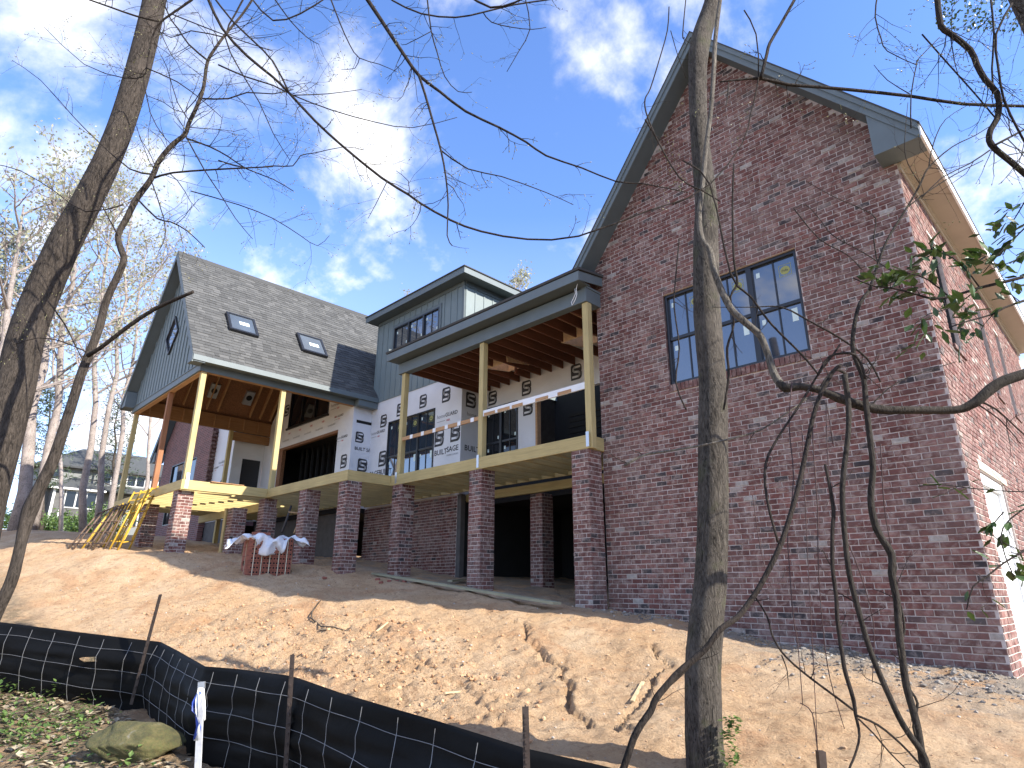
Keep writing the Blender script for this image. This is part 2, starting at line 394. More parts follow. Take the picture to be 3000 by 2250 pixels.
quads = np.stack([idx[:-1, :-1], idx[:-1, 1:], idx[1:, 1:], idx[1:, :-1]], -1).reshape(-1, 4)
me = bpy.data.meshes.new('ground'); me.vertices.add(nx*ny); me.vertices.foreach_set('co', np.stack([GX, GY, GZ], -1).ravel())
me.loops.add(quads.size); me.loops.foreach_set('vertex_index', quads.ravel()); me.polygons.add(len(quads))
me.polygons.foreach_set('loop_start', np.arange(0, quads.size, 4)); me.polygons.foreach_set('loop_total', np.full(len(quads), 4))
me.polygons.foreach_set('use_smooth', np.ones(len(quads), bool)); me.update(); me.validate()
def dirt_mat():
    m, t, b = nm('bare_clay_soil'); v = pos(t); g = N(t, 'ShaderNodeNewGeometry'); sp = N(t, 'ShaderNodeSeparateXYZ'); t.links.new(g.outputs['Position'], sp.inputs[0])
    f = noise(t, 1.1, 6, .62, v, .4); col = ramp(t, f, [(.28, (.48, .30, .16)), (.5, (.56, .38, .225)), (.72, (.63, .465, .30))])
    cl = noise(t, .8, 5, .6, v, 1.0); col = mix(t, rng(t, cl, .53, .66, 0, .5), col, (.46, .24, .12))
    st = noise(t, 14, 6, .72, pos(t, (1, 2.2, 1)), 1.0); col = mix(t, rng(t, st, .5, .72, 0, .55), col, (.66, .50, .32))
    dk = noise(t, 9, 6, .7, v, .7); col = mix(t, rng(t, dk, .53, .68, 0, .7), col, (.27, .15, .08)); sk_ = noise(t, 45, 4, .7, v); col = mix(t, rng(t, sk_, .58, .72, 0, .6), col, (.22, .13, .075))
    # east-corner gravel, grey shade painted along the wall, leaf mould below the fence
    gs = math_(t, 'ADD', rng(t, sp.outputs['X'], -5.5, -1.5), math_(t, 'MULTIPLY', rng(t, sp.outputs['Y'], 7.6, 9.0), .9)); gs = math_(t, 'MULTIPLY', gs, rng(t, noise(t, 1.6, 6, .7, v), .38, .6))
    near_wall = rng(t, sp.outputs['Y'], 6.2, 8.4); gs = math_(t, 'MULTIPLY', gs, near_wall, True)
    col = mix(t, math_(t, 'MULTIPLY', gs, .8, True), col, (.30, .275, .235))
    lm = math_(t, 'MULTIPLY', rng(t, sp.outputs['Y'], 2.55, 2.2), rng(t, sp.outputs['X'], -30, -10.5)); col = mix(t, math_(t, 'MULTIPLY', lm, rng(t, noise(t, 5, 5, .7, v), .3, .55), True), col, (.16, .13, .085))
    far = rng(t, sp.outputs['X'], -32, -45); col = mix(t, math_(t, 'MULTIPLY', far, rng(t, noise(t, .4, 4, .6, v), .35, .6)), col, (.13, .12, .06))
    t.links.new(col, b.inputs['Base Color']); b.inputs['Roughness'].default_value = .97; b.inputs['Specular IOR Level'].default_value = .15
    h = math_(t, 'ADD', noise(t, 26, 6, .75, v, .4), math_(t, 'MULTIPLY', st, .7)); bump(t, b, h, 1.0, .06); return m
M['dirt'] = dirt_mat(); me.materials.append(M['dirt'])
ground = link('ground', me, None, 'structure'); ground['label'] = 'bare tan clay ground sloping down from the house'

# ------------------------------------------------------------------ bricks
CH, BL, MJ = .0794, .2032, .0125
BR = random.Random(11)
def brick_cells(u0, u1, z0, z1, keep, half_first=False):
    out = []; nz = int((z1-z0)/CH); cor = 0
    for k in range(nz):
        za = z0+k*CH; off = BL/2 if (k % 2 == 0) ^ half_first else 0
        u = u0 - (BL/2 if off else 0)
        while u < u1-.02:
            a, b = max(u, u0), min(u+BL, u1)
            if b-a > .05:
                for (p, q) in keep(a, b, za, za+CH): out.append((p, q, za, za+CH))
            u += BL
    return out
BRICKS = []       # (pixel length, frame, cell, owner)
def add_bricks(fr, cells, owner, big=True):
    for c in cells: BRICKS.append((fr, c, owner, big))
def brick_geom(mb, fr, c, rv, jit=1.0):
    u0, u1, z0, z1 = c; e = MJ/2; j = lambda s: BR.uniform(-s, s)*jit
    a, b_, z, w = u0+e+j(.0025), u1-e+j(.0025), z0+e+j(.002), z1-e+j(.002); d = .0075+j(.004); ch = .005
    tl = j(.0025)
    vs = [fr.P(a, z, -.01), fr.P(b_, z, -.01), fr.P(b_, w, -.01), fr.P(a, w, -.01),
          fr.P(a, z, d-ch), fr.P(b_, z+j(.002), d-ch), fr.P(b_, w, d-ch), fr.P(a, w+j(.002), d-ch),
          fr.P(a+ch, z+ch+tl, d), fr.P(b_-ch, z+ch, d), fr.P(b_-ch, w-ch-tl, d), fr.P(a+ch, w-ch, d)]
    mb.rv = rv
    mb.add(vs, [(0, 1, 5, 4), (1, 2, 6, 5), (2, 3, 7, 6), (3, 0, 4, 7), (4, 5, 9, 8), (5, 6, 10, 9), (6, 7, 11, 10), (7, 4, 8, 11), (8, 9, 10, 11)])
def flush_bricks(limit=290):
    cand = []
    for i, (fr, c, ow, big) in enumerate(BRICKS):
        if not big or c[1]-c[0] < BL-.01: continue
        p0, p1 = fr.P(c[0], c[2]), fr.P(c[1], c[2]); pr = []
        for p in (p0, p1):
            d = p.dot(Fv); pr.append((1500+FPX*p.dot(Rv)/d, 1125-FPX*p.dot(Uv)/d))
        if d < .1 or not (0 < pr[0][0] < 3000 and 0 < pr[0][1] < 2250 and pr[1][0] < 3000): continue
        if float(base_z(p0.x, p0.y-.05)) > p0.z+.02: continue
        cand.append((math.hypot(pr[0][0]-pr[1][0], pr[0][1]-pr[1][1]), i))
    cand.sort(reverse=True); pick = {i for _, i in cand[:limit]}
    var = []
    lf = Frame((0, 0, 0), (1, 0, 0), (0, 0, 1), (0, -1, 0))
    for k in range(5):
        mb = MB(); brick_geom(mb, lf, (-BL/2, BL/2, -CH/2, CH/2), 0); mb.r = [0]*len(mb.f); var.append(mb.mesh('brick', M['brick']))
    groups = {}
    for i, (fr, c, ow, big) in enumerate(BRICKS):
        rv = BR.random()*.999+.0005
        if i in pick:
            o = link('brick', BR.choice(var), ow); o['rnd'] = rv
            rot = Matrix((fr.u, -fr.n, fr.w)).transposed()
            o.matrix_local = Matrix.Translation(fr.P((c[0]+c[1])/2, (c[2]+c[3])/2)) @ rot.to_4x4()
        else:
            mb = groups.setdefault(ow.name, (MB(), ow))[0]; brick_geom(mb, fr, c, rv)
    for mb, ow in groups.values(): mb.build('bricks', M['brick'], ow, 'stuff')
def hole_keep(holes, top=None):
    def keep(a, b, z0, z1):
        segs = [(a, b)]
        zm = (z0+z1)/2
        for (h0, h1, w0, w1) in holes:
            if w0-.02 < zm < w1+.02:
                ns = []
                for p, q in segs:
                    if q <= h0 or p >= h1: ns.append((p, q)); continue
                    if p < h0: ns.append((p, h0))
                    if q > h1: ns.append((h1, q))
                segs = ns
        if top: segs = [(p, q) for p, q in segs if top((p+q)/2) > z1]
        return [s for s in segs if s[1]-s[0] > .035]
    return keep
def wall_panel(fr, mb, u0, u1, z0, z1, holes, d0, d1, top=None):
    """slab with rectangular holes (holes sorted by u, no overlap in u), optional sloping top given as list of (u,z)"""
    us = u0
    tops = top or [(u0, z1), (u1, z1)]
    def tz(u): return float(np.interp(u, [p[0] for p in tops], [p[1] for p in tops]))
    def strip(a, b, za, zb=None):
        brk = [a] + [p[0] for p in tops if a < p[0] < b] + [b]
        if zb is not None: fr.box(mb, a, b, za, zb, d0, d1); return
        for p, q in zip(brk[:-1], brk[1:]): fr.prism(mb, [(p, za), (q, za), (q, tz(q)), (p, tz(p))], d0, d1)
    for (h0, h1, w0, w1) in sorted(holes):
        strip(us, h0, z0)
        if w0 > z0: strip(h0, h1, z0, w0)
        strip(h0, h1, w1); us = h1
    strip(us, u1, z0)
def make_window(parent, fr, u0, u1, z0, z1, cols, rows=1, munt=1, d=-.09, glass='glass', stickers=0, frame_w=.045, name='window', label=None, rev=True):
    mb = MB(); fw = frame_w
    fr.box(mb, u0, u1, z0, z0+fw, d-.03, d+.05); fr.box(mb, u0, u1, z1-fw, z1, d-.03, d+.05)
    fr.box(mb, u0, u0+fw, z0+fw, z1-fw, d-.03, d+.05); fr.box(mb, u1-fw, u1, z0+fw, z1-fw, d-.03, d+.05)
    cw = (u1-u0)/cols
    for i in range(1, cols): fr.box(mb, u0+i*cw-fw*.9, u0+i*cw+fw*.9, z0+fw, z1-fw, d-.03, d+.046)
    zs = [z0+fw+(z1-z0-2*fw)*k/rows for k in range(rows+1)]
    panes = []
    for i in range(cols):
        a = u0+i*cw + (fw if i == 0 else fw*.9); b = u0+(i+1)*cw - (fw if i == cols-1 else fw*.9)
        for k in range(rows):
            if k > 0: fr.box(mb, a, b, zs[k]-.028, zs[k]+.028, d-.03, d+.03)
            panes.append((a, b, zs[k]+(.028 if k else 0), zs[k+1]-(.028 if k+1 < rows else 0), k))
            for q in range(1, munt+1):
                um = a+(b-a)*q/(munt+1); fr.box(mb, um-.011, um+.011, panes[-1][2], panes[-1][3], d-.01, d+.012)
    w = mb.build(name, M['black'], parent)
    if label: w['label'] = label
    for (a, b, p, q, k) in panes:
        m2 = MB(); fr.box(m2, a-.004, b+.004, p-.004, q+.004, d-.012, d-.006); m2.build('pane', M[glass], w)
        if stickers:
            m3 = MB(); m4 = MB(); m4.mi = 0
            s0 = a+.06; fr.box(m4, s0, s0+.06, q-.2, q-.11, d-.0055, d-.0045); m4.build('sticker', M['sticker'], w)
            if k == rows-1 and stickers > 1:
                cx, cz, rr = b-(b-a)*.25, q-.22, .075
                m3.mi = 1; pts = [(cx+rr*math.cos(x)*1.05, cz+rr*math.sin(x)) for x in np.linspace(0, 2*math.pi, 17)[:-1]]; fr.prism(m3, pts, d-.0055, d-.0042)
                for (x0, x1, y0, y1) in ((-.1, .1, .095, .102), (-.1, .1, -.102, -.095), (-.1, -.093, -.095, .095), (.093, .1, -.095, .095)):
                    fr.box(m3, cx+x0, cx+x1, cz+y0, cz+y1, d-.0055, d-.0042)
            elif k == 0 and stickers > 1:
                m3.mi = 2; fr.box(m3, b-.17, b-.08, q-.28, q-.06, d-.0055, d-.0045)
            else:
                m3.mi = 2; fr.box(m3, b-.12, b-.07, p+.07, p+.16, d-.0055, d-.0045)
            m3.build('sticker', [M['sticker'], M['yellow_st'], M['sticker']], w)
            if k == rows-1 and stickers > 1: print_text(w, fr, 'Pella', b-(b-a)*.25-.055, q-.24, .055, d-.0038, 'ink', 'sticker_print')
    return w
_tc = {}
def print_text(parent, fr, s, u, z, size, d, ink='ink', name='lettering', squash=1.0):
    key = s
    if key not in _tc:
        cu = bpy.data.curves.new('t', 'FONT'); cu.body = s; cu.size = 1; cu.resolution_u = 2; cu.offset = .018; ob = bpy.data.objects.new('t', cu); COL.objects.link(ob)
        dg = bpy.context.evaluated_depsgraph_get(); m0 = bpy.data.meshes.new_from_object(ob.evaluated_get(dg))
        bpy.data.objects.remove(ob); _tc[key] = ([tuple(v.co) for v in m0.vertices], [tuple(p.vertices) for p in m0.polygons])
    vs, fs = _tc[key]; mb = MB(); mb.add([fr.P(u+x*size*squash, z+y*size, d) for x, y, _ in vs], fs)
    return mb.build(name, M[ink], parent)
def emblem(parent, fr, u, z, s, d=.004):
    mb = MB(); pts = [(0, 0), (.72, 0)] + [(.72+.26*math.sin(a), .26-.26*math.cos(a)) for a in np.linspace(.2, 1.57, 5)] + [(.98, .44), (.93, .5), (.98, .56)] + [(.72+.26*math.cos(a), .74+.26*math.sin(a)) for a in np.linspace(0, 1.4, 5)] + [(.1, 1), (0, .9)]
    fr.poly(mb, [(u+x*s*.86, z+y*s) for x, y in pts], d); mb.mi = 1
    path = [(.82, .80), (.32, .80), (.22, .72), (.22, .60), (.32, .53), (.68, .47), (.78, .40), (.78, .28), (.68, .20), (.16, .20)]; hw = .065
    for (x0, y0), (x1, y1) in zip(path[:-1], path[1:]):
        L = math.hypot(x1-x0, y1-y0); dx, dy = (x1-x0)/L*hw, (y1-y0)/L*hw
        fr.poly(mb, [(u+(x-0)*s*.86, z+y*s) for x, y in ((x0-dx*.6+dy, y0-dy*.6-dx), (x1+dx*.6+dy, y1+dy*.6-dx), (x1+dx*.6-dy, y1+dy*.6+dx), (x0-dx*.6-dy, y0-dy*.6+dx))], d+.0015)
    return mb.build('emblem_print', [M['ink'], M['wrap']], parent)
def wrap_print(parent, fr, u, z, s=.36, word=True):
    emblem(parent, fr, u, z, s)
    if word:
        print_text(parent, fr, 'SAGEBUILT', u-.34*s/.36, z-.19*s/.36, .17*s/.36, .004, 'ink', 'lettering', .95)
        print_text(parent, fr, 'WHERE LUXURY LIVES', u-.34*s/.36, z-.27*s/.36, .06*s/.36, .004, 'inkgrey', 'lettering', 1.05)
def guard_print(parent, fr, u, z, s=1.0):
    print_text(parent, fr, 'home', u, z, .17*s, .004, 'inkgrey'); print_text(parent, fr, 'GUARD', u+.4*s, z, .17*s, .004, 'ink')
    print_text(parent, fr, 'HBX', u+.46*s, z-.15*s, .09*s, .004, 'inkred')
    mb = MB(); fr.box(mb, u, u+.4*s, z-.12*s, z-.1*s, .003, .004); mb.build('print_line', M['inkgrey'], parent)
# ------------------------------------------------------------------ the house
def link(name, me, parent=None, kind=None):
    o = bpy.data.objects.new(name, me); COL.objects.link(o)
    if parent is not None:
        o.parent = parent
        if parent.type == 'EMPTY': o.matrix_parent_inverse = Matrix.Translation(-parent.location)
    if kind: o['kind'] = kind
    return o
H = thing('brick_house', 'two-storey dark red brick house under construction with grey trim and raised timber porches', 'house', loc=(-10, 10, 0))
def part(name, fn, mats, parent=None, label=None):
    mb = MB(); fn(mb); o = mb.build(name, mats, parent or H)
    if label: o['label'] = label
    return o
GY, GX = 9.327, -1.449                       # gable wall plane, sunlit side wall plane
XM, ZR, SL = -4.15, 10.15, 1.295             # right roof ridge
def rz(x): return ZR - SL*abs(x-XM)
FG, FE = front(GY), east(GX)
gw_hole = (-5.45, -3.023, 3.44, 5.191)
def f(mb):
    wall_panel(FG, mb, -6.97, GX-.004, -1.4, 6, [gw_hole], -.12, -.002, [(-6.97, rz(-6.97)-.1), (XM, ZR-.1), (GX, rz(GX)-.1)])
gable_wall = part('gable_wall', f, M['mortar'], label='front gable wall of tumbled red brick')
add_bricks(FG, brick_cells(-6.97, GX, -1.32, 9.9, hole_keep([(gw_hole[0], gw_hole[1], gw_hole[2]-.1, gw_hole[3])], lambda u: rz(u)-.16)), gable_wall)
sw = [(10.44, 11.17, 3.42, 5.3), (13.84, 14.45, 3.42, 5.3), (15.8, 16.4, 3.42, 5.3)]; sdoor = (10.19, 12.0, -1.3, 1.55)
def f(mb):
    wall_panel(FE, mb, GY, 20, -1.8, 2.4, [sdoor], -.12, -.002); wall_panel(FE, mb, GY, 20, 2.4, 5.95, sw, -.12, -.002)
side_wall = part('side_wall', f, M['mortar'], label='sunlit side wall of red brick')
add_bricks(FE, brick_cells(GY, 19.6, -1.32, 5.86, hole_keep(sw+[(10.17, 12.02, -1.4, 1.66)]), True), side_wall)
for ua, ub in ((gw_hole[0]-.001, gw_hole[0]+.004), (gw_hole[1]-.004, gw_hole[1]+.001)): part('window_jamb', lambda mb: FG.box(mb, ua, ub, gw_hole[2], gw_hole[3], -.12, .0), M['brick'])
w = make_window(H, FG, gw_hole[0]+.006, gw_hole[1]-.006, gw_hole[2]+.004, gw_hole[3]-.004, 3, 2, 1, d=-.095, stickers=2, frame_w=.05, label='wide black gable window of three double-hung units')
mbs = MB(); lf = Frame((0, 0, 0), (1, 0, 0), (0, 0, 1), (0, -1, 0)); lf.box(mbs, -.033, .033, -.135, -.006, -.08, .028); sill_me = mbs.mesh('sill_brick', M['brick'])
n = int((gw_hole[1]-gw_hole[0])/.0762)
for i in range(n):
    o = link('sill_brick', sill_me, gable_wall); o.location = (gw_hole[0]+(i+.5)*(gw_hole[1]-gw_hole[0])/n, GY, gw_hole[2]+BR.uniform(-.002, .002)); o['rnd'] = BR.random()*.85
for h in sw: make_window(H, FE, h[0]+.005, h[1]-.005, h[2], h[3], 1, 2, 0, d=-.1, label='narrow dark window in the sunlit side wall')
for h in sw: part('window_sill', lambda mb: FE.box(mb, h[0]-.03, h[1]+.03, h[2]-.075, h[2]-.004, -.1, .035), M['brick'])
def f(mb):
    FE.box(mb, sdoor[0]-.02, sdoor[1]+.3, 1.56, 1.66, -.1, .012)
part('door_lintel', f, M['tan_soffit'])
def f(mb):
    FE.box(mb, 10.2, 10.32, -1.2, 1.54, -.1, -.03); FE.box(mb, 11.86, 11.98, -1.2, 1.54, -.1, -.03); FE.box(mb, 10.32, 11.86, 1.40, 1.54, -.1, -.03)
dfr = part('door_frame', f, M['white'])
def f(mb):
    FE.box(mb, 10.325, 11.855, -1.2, 1.395, -.14, -.085)
    for k in range(4): FE.box(mb, 10.42, 11.76, -.62+k*.5, -.25+k*.5, -.0845, -.078)
part('door', f, M['white'], label='white panelled basement door')
# right roof
ZE = rz(-1.05)
def slope(mb, xe, top, th, y0, y1, ex=0.0):
    ze = rz(xe)
    mb.add([(XM, y0, ZR-top), (xe, y0, ze-top), (xe, y1, ze-top), (XM, y1, ZR-top), (XM, y0, ZR-top-th), (xe, y0, ze-top-th), (xe, y1, ze-top-th), (XM, y1, ZR-top-th)],
           [(0, 1, 2, 3), (7, 6, 5, 4), (0, 4, 5, 1), (1, 5, 6, 2), (2, 6, 7, 3), (3, 7, 4, 0)])
def f(mb): slope(mb, -1.02, -.03, .03, 8.86, 20.5); slope(mb, -7.28, -.03, .03, 8.86, 20.5)
roofR = part('roof', f, M['shingle'], label='steep shingle roof over the brick gable')
def f(mb): slope(mb, -1.06, .0, .20, 8.925, 20.4); slope(mb, -7.24, .0, .20, 8.925, 20.4)
part('rake_soffit', f, M['soffit'], roofR)
for sgn, xe in ((1, -1.05), (-1, -7.25)):
    ze = rz(xe)
    def f(mb): FGr = front(8.92); FGr.prism(mb, ([(XM, ZR-.01), (XM, ZR-.27), (xe, ze-.24), (xe, ze-.01)] if sgn > 0 else [(XM, ZR-.01), (xe, ze-.01), (xe, ze-.24), (XM, ZR-.27)]), 0, .025)
    part('rake_board', f, M['trim'], roofR)
    def f(mb): FGr = front(8.92); FGr.prism(mb, ([(XM, ZR), (XM, ZR-.12), (xe, ze-.11), (xe, ze)] if sgn > 0 else [(XM, ZR), (xe, ze), (xe, ze-.11), (XM, ZR-.12)]), .025, .05)
    part('rake_board', f, M['trim'], roofR)
def f(mb): mb.box(-1.06, -1.03, 8.9, 20.4, 5.93, ZE-.005)
part('eave_fascia', f, M['white'], roofR)  # white colour stands in for sunlight on this fascia edge
def f(mb): mb.box(GX+.005, -1.06, 9.34, 20.3, 5.955, 5.97)
part('eave_soffit', f, M['tan_soffit'], roofR)
def f(mb): mb.box(GX-.01, GX+.03, 9.345, 20, 5.82, 5.954); mb.box(GX-.01, GX+.055, 9.347, 20, 5.9, 5.953)
part('frieze_board', f, M['tan_soffit'], roofR)
def f(mb): front(8.925).prism(mb, [(-1.63, 5.93), (-1.062, 5.93), (-1.062, rz(-1.062)-.2), (-1.63, rz(-1.63)-.21)], -.40, .012)
part('cornice_return', f, M['trim'], roofR)
# wing body behind the porch
def f(mb): mb.box(-6.97, -6.85, GY+.13, 20, -1.4, 6.5)
part('wing_side_wall', f, M['block'])
def f(mb): mb.box(-34, GX-.13, 17.5, 17.7, -1.4, 9.5)
part('light_block_wall', f, M['block'])  # unseen slab added to keep light out of the dark openings

# ---- right porch
PY = 8.853
def f(mb): mb.cbox(-13.20, -6.86, PY, PY+.2, 5.41, 5.70, .004)
porch_header = part('porch_header', f, M['trim'])
def f(mb): mb.box(-7.06, -6.862, PY+.2, GY-.004, 5.413, 5.697); mb.box(-7.0, -6.845, PY+.02, GY-.004, 5.70, 5.74)
part('porch_header', f, M['trim'])
def f(mb): mb.box(-13.35, -6.79, 8.55, 8.58, 5.735, 5.93)
pfas = part('porch_fascia', f, M['trim'])
def f(mb): mb.add([(-6.79, 8.58, 5.735), (-6.79, GY-.01, 5.86), (-6.79, GY-.01, 6.05), (-6.79, 8.58, 5.93), (-6.815, 8.58, 5.735), (-6.815, GY-.01, 5.86), (-6.815, GY-.01, 6.05), (-6.815, 8.58, 5.93)], [(0, 1, 2, 3), (7, 6, 5, 4), (0, 4, 5, 1), (3, 2, 6, 7), (1, 5, 6, 2), (0, 3, 7, 4)])
part('porch_fascia', f, M['trim'])
def f(mb): mb.box(-13.33, -6.82, 8.58, PY+.1, 5.745, 5.76); mb.box(-13.33, -13.31, 8.58, 10.88, 5.75, 6.1)
part('porch_soffit', f, M['soffit'])
FRF = Frame((0, 8.53, 5.945), (1, 0, 0), Vector((0, 1, .15)).normalized(), Vector((0, -.15, 1)).normalized())
wells = [(-11.32, -10.6, 1.75, 2.5), (-8.75, -8.05, 1.75, 2.5)]
def f(mb):
    wall_panel(FRF, mb, -13.37, -6.99, .82, 3.3, wells, -.06, .05); FRF.box(mb, -13.37, -6.76, 0, .82, -.0, .05)
proof = part('porch_roof', f, [M['shingle']])
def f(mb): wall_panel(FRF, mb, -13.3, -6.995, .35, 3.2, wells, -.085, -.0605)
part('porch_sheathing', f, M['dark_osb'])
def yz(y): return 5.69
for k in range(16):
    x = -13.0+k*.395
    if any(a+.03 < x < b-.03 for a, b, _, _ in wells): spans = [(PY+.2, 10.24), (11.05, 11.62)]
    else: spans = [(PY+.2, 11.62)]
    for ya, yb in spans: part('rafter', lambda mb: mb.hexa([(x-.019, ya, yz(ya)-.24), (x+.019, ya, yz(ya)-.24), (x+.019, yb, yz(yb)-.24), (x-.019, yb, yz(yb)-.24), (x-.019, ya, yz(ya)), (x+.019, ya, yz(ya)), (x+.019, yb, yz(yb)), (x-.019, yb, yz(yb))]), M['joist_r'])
for (a, b, c, d) in wells:
    def f(mb):
        for (p, q, r, s) in ((a-.03, a, c-.03, d+.03), (b, b+.03, c-.03, d+.03), (a, b, c-.03, c), (a, b, d, d+.03)): FRF.box(mb, p, q, r, s, -.72, .12)
    part('skylight_well', f, M['wellwood'], label='wooden skylight well in the porch ceiling, toned bright as sunlit')
for x0 in (-7.01, -10.03, -13.08):
    part('porch_post', lambda mb: mb.cbox(x0, x0+.14, PY+.042, PY+.182, 2.47, 5.409, .008), M['pt_z'])
    part('post_bracket', lambda mb: mb.box(x0+.03, x0+.10, PY-.006, PY-.002, 2.5, 2.78), M['metal'])
part('deck_beam', lambda mb: mb.cbox(-13.28, -6.92, PY, PY+.04, 2.467, 2.721, .005), M['pt_x'])
part('deck_beam', lambda mb: mb.cbox(-6.96, -6.922, PY+.04, GY-.006, 2.469, 2.719, .005), M['pt_y'])
rail1 = part('guard_rail', lambda mb: mb.cbox(-12.94, -10.032, PY+.06, PY+.098, 3.585, 3.675, .003), M['fr_s'], label='tan temporary guard rail with white tags')
for k in range(6): part('rail_tag', lambda mb: mb.box(-12.6+k*.46, -12.49+k*.46, PY+.055, PY+.0585, 3.58, 3.68), M['white'], rail1)
rail2 = part('guard_rail', lambda mb: mb.cbox(-9.89, -7.012, PY+.06, PY+.098, 3.64, 3.775, .003), M['white'], label='white temporary guard rail with tan patches')
for a, b in ((-9.85, -9.5), (-9.42, -9.05), (-8.98, -8.66), (-8.3, -7.95), (-7.7, -7.35)): part('rail_patch', lambda mb: mb.box(a, b, PY+.054, PY+.0585, 3.645, 3.71), M['fr_s'], rail2)
def joists(xa, xb, ya, yb, sp=.4064, top=2.70):
    x = xa
    while x < xb:
        part('deck_joist', lambda mb: mb.box(x-.019, x+.019, ya, yb, 2.468, top), M['pt_y']); x += sp
joists(-13.1, -7.0, PY+.045, 10.75)
part('ledger_beam', lambda mb: mb.cbox(-13.1, -6.99, 10.755, 10.8, 2.465, 2.72, .004), M['pt_x'])
part('cross_beam', lambda mb: mb.cbox(-12.95, -6.99, 11.1, 11.2, 2.25, 2.46, .004), M['pt_x'])
# ---- middle block with the tall dormer
BY, BX0, BX1 = 10.9, -17.65, -13.0
FB, FBE = front(BY), east(BX1)
lw = (-16.62, -14.2, 2.80, 5.12); dw = (-16.6, -14.17, 7.58, 8.40)
wrap_wall = part('wrapped_wall', lambda mb: wall_panel(FB, mb, BX0, BX1, 2.45, 5.94, [lw], -.12, 0), M['wrap'], label='wall in white printed house wrap')
side_wrap = part('wrapped_wall', lambda mb: FBE.box(mb, BY+.121, 11.65, 2.45, 5.94, -.12, -.001), M['wrap'])
make_window(H, FB, lw[0]+.004, lw[1]-.004, lw[2], lw[3], 3, 2, 1, d=-.03, stickers=2, label='black double-hung windows in the white wrapped wall')
up = part('siding_wall', lambda mb: wall_panel(FB, mb, BX0, BX1, 5.92, 8.86, [dw], -.10, .018), M['siding'], label='grey board and batten dormer wall')
upe = part('siding_wall', lambda mb: FBE.box(mb, BY+.002, 16.5, 5.95, 8.86, -.10, .018), M['siding'], label='sunlit side of the grey dormer')
part('siding_wall', lambda mb: east(BX0).box(mb, BY+.002, 16.5, 5.9, 8.86, .0, .10), M['siding'])
x = BX0+.02; k = 0
while x < BX1-.05:
    inw = dw[0]-.14 < x < dw[1]+.1
    for (za, zb) in (((5.95, dw[2]-.14), (dw[3]+.12, 8.8)) if inw else ((5.95, 8.8),)):
        part('batten', lambda mb: FB.box(mb, x, x+.045, za, zb, .018, .036), M['siding'], up)
    x += .305
y = BY+.02
while y < 16.2:
    part('batten', lambda mb: FBE.box(mb, y, y+.045, 6.3, 8.78, .018, .036), M['siding'], upe); y += .36
def f(mb):
    u0, u1, z0, z1 = dw
    FB.box(mb, u0-.1, u1+.1, z1, z1+.1, .019, .045); FB.box(mb, u0-.1, u0, z0-.1, z1, .019, .045); FB.box(mb, u1, u1+.1, z0-.1, z1, .019, .045); FB.box(mb, u0, u1, z0-.1, z0, .019, .05)
part('window_trim', f, M['trim'])
make_window(H, FB, *dw, 3, 1, 1, d=-.0, stickers=1, label='black three-part dormer window reflecting sky')
def f(mb): mb.box(BX0-.2, -12.56, 10.48, 10.51, 8.85, 9.04); mb.box(-12.59, -12.56, 10.511, 16.9, 8.852, 9.04)
part('dormer_fascia', f, M['trim'])
part('dormer_soffit', lambda mb: mb.box(BX0-.18, -12.592, 10.512, 16.9, 8.862, 8.88), M['soffit'])
part('dormer_roof', lambda mb: mb.box(BX0-.23, -12.53, 10.45, 16.9, 9.042, 9.075), M['shingle'])
def f(mb): FB.box(mb, BX0+.1, BX1+.02, 8.74, 8.855, .019, .05); FBE.box(mb, BY+.01, 16.4, 8.70, 8.855, .019, .05); FB.box(mb, BX1-.09, BX1+.02, 5.95, 8.74, .019, .04)
part('dormer_trim', f, M['trim'])
found = part('foundation_wall', lambda mb: FB.box(mb, BX0, -13.06, -.4, 2.45, -.15, -.002), M['mortar'], label='brick foundation wall under the porch')
add_bricks(FB, brick_cells(BX0, -13.06, -.2, 2.44, hole_keep([])), found, False)
part('basement_jamb', lambda mb: mb.box(-13.055, -12.9, BY-.0, BY+.15, -.2, 2.45), M['block'])
FW = east(BX0)
wrap_ret = part('wrapped_wall', lambda mb: FW.box(mb, 10.321, BY-.001, 2.45, 5.85, -.12, -.001), M['wrap'], label='short return of white wrapped wall with loose sheeting')
# ---- back wall of the right porch
FP = front(11.65); pw = (-12.85, -11.5, 2.85, 4.95); po = (-10.8, -8.2, 2.72, 4.80)
pback = part('wrapped_wall', lambda mb: wall_panel(FP, mb, -12.999, -6.975, 2.45, 6.3, [pw, po], -.12, 0), M['wrap'], label='wrapped back wall of the porch')
make_window(H, FP, pw[0]+.004, pw[1]-.004, pw[2], pw[3], 2, 2, 1, d=-.03, glass='darkglass', stickers=1, label='dark porch window')
part('door_header', lambda mb: FP.box(mb, po[0]-.05, po[0]+.02, 2.5, 4.85, -.13, .01), M['fr_s'])
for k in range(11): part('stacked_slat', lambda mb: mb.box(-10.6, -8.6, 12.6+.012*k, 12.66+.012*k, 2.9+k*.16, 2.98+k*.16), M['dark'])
part('floor_deck', lambda mb: mb.box(-12.98, -6.98, 11.66, 17.4, 2.28, 2.449), M['dark']); part('shade_board', lambda mb: mb.box(-12.95, -6.99, 11.58, 11.62, 2.2, 2.74), M['dark'])  # board added over a bright strip, coloured near black as shade
part('room_wall', lambda mb: (mb.box(-13.1, -6.97, 15.0, 15.1, -.4, 6.2), mb.box(-13.02, -12.92, BY+.16, 15, -.5, 2.28)), M['dark'])
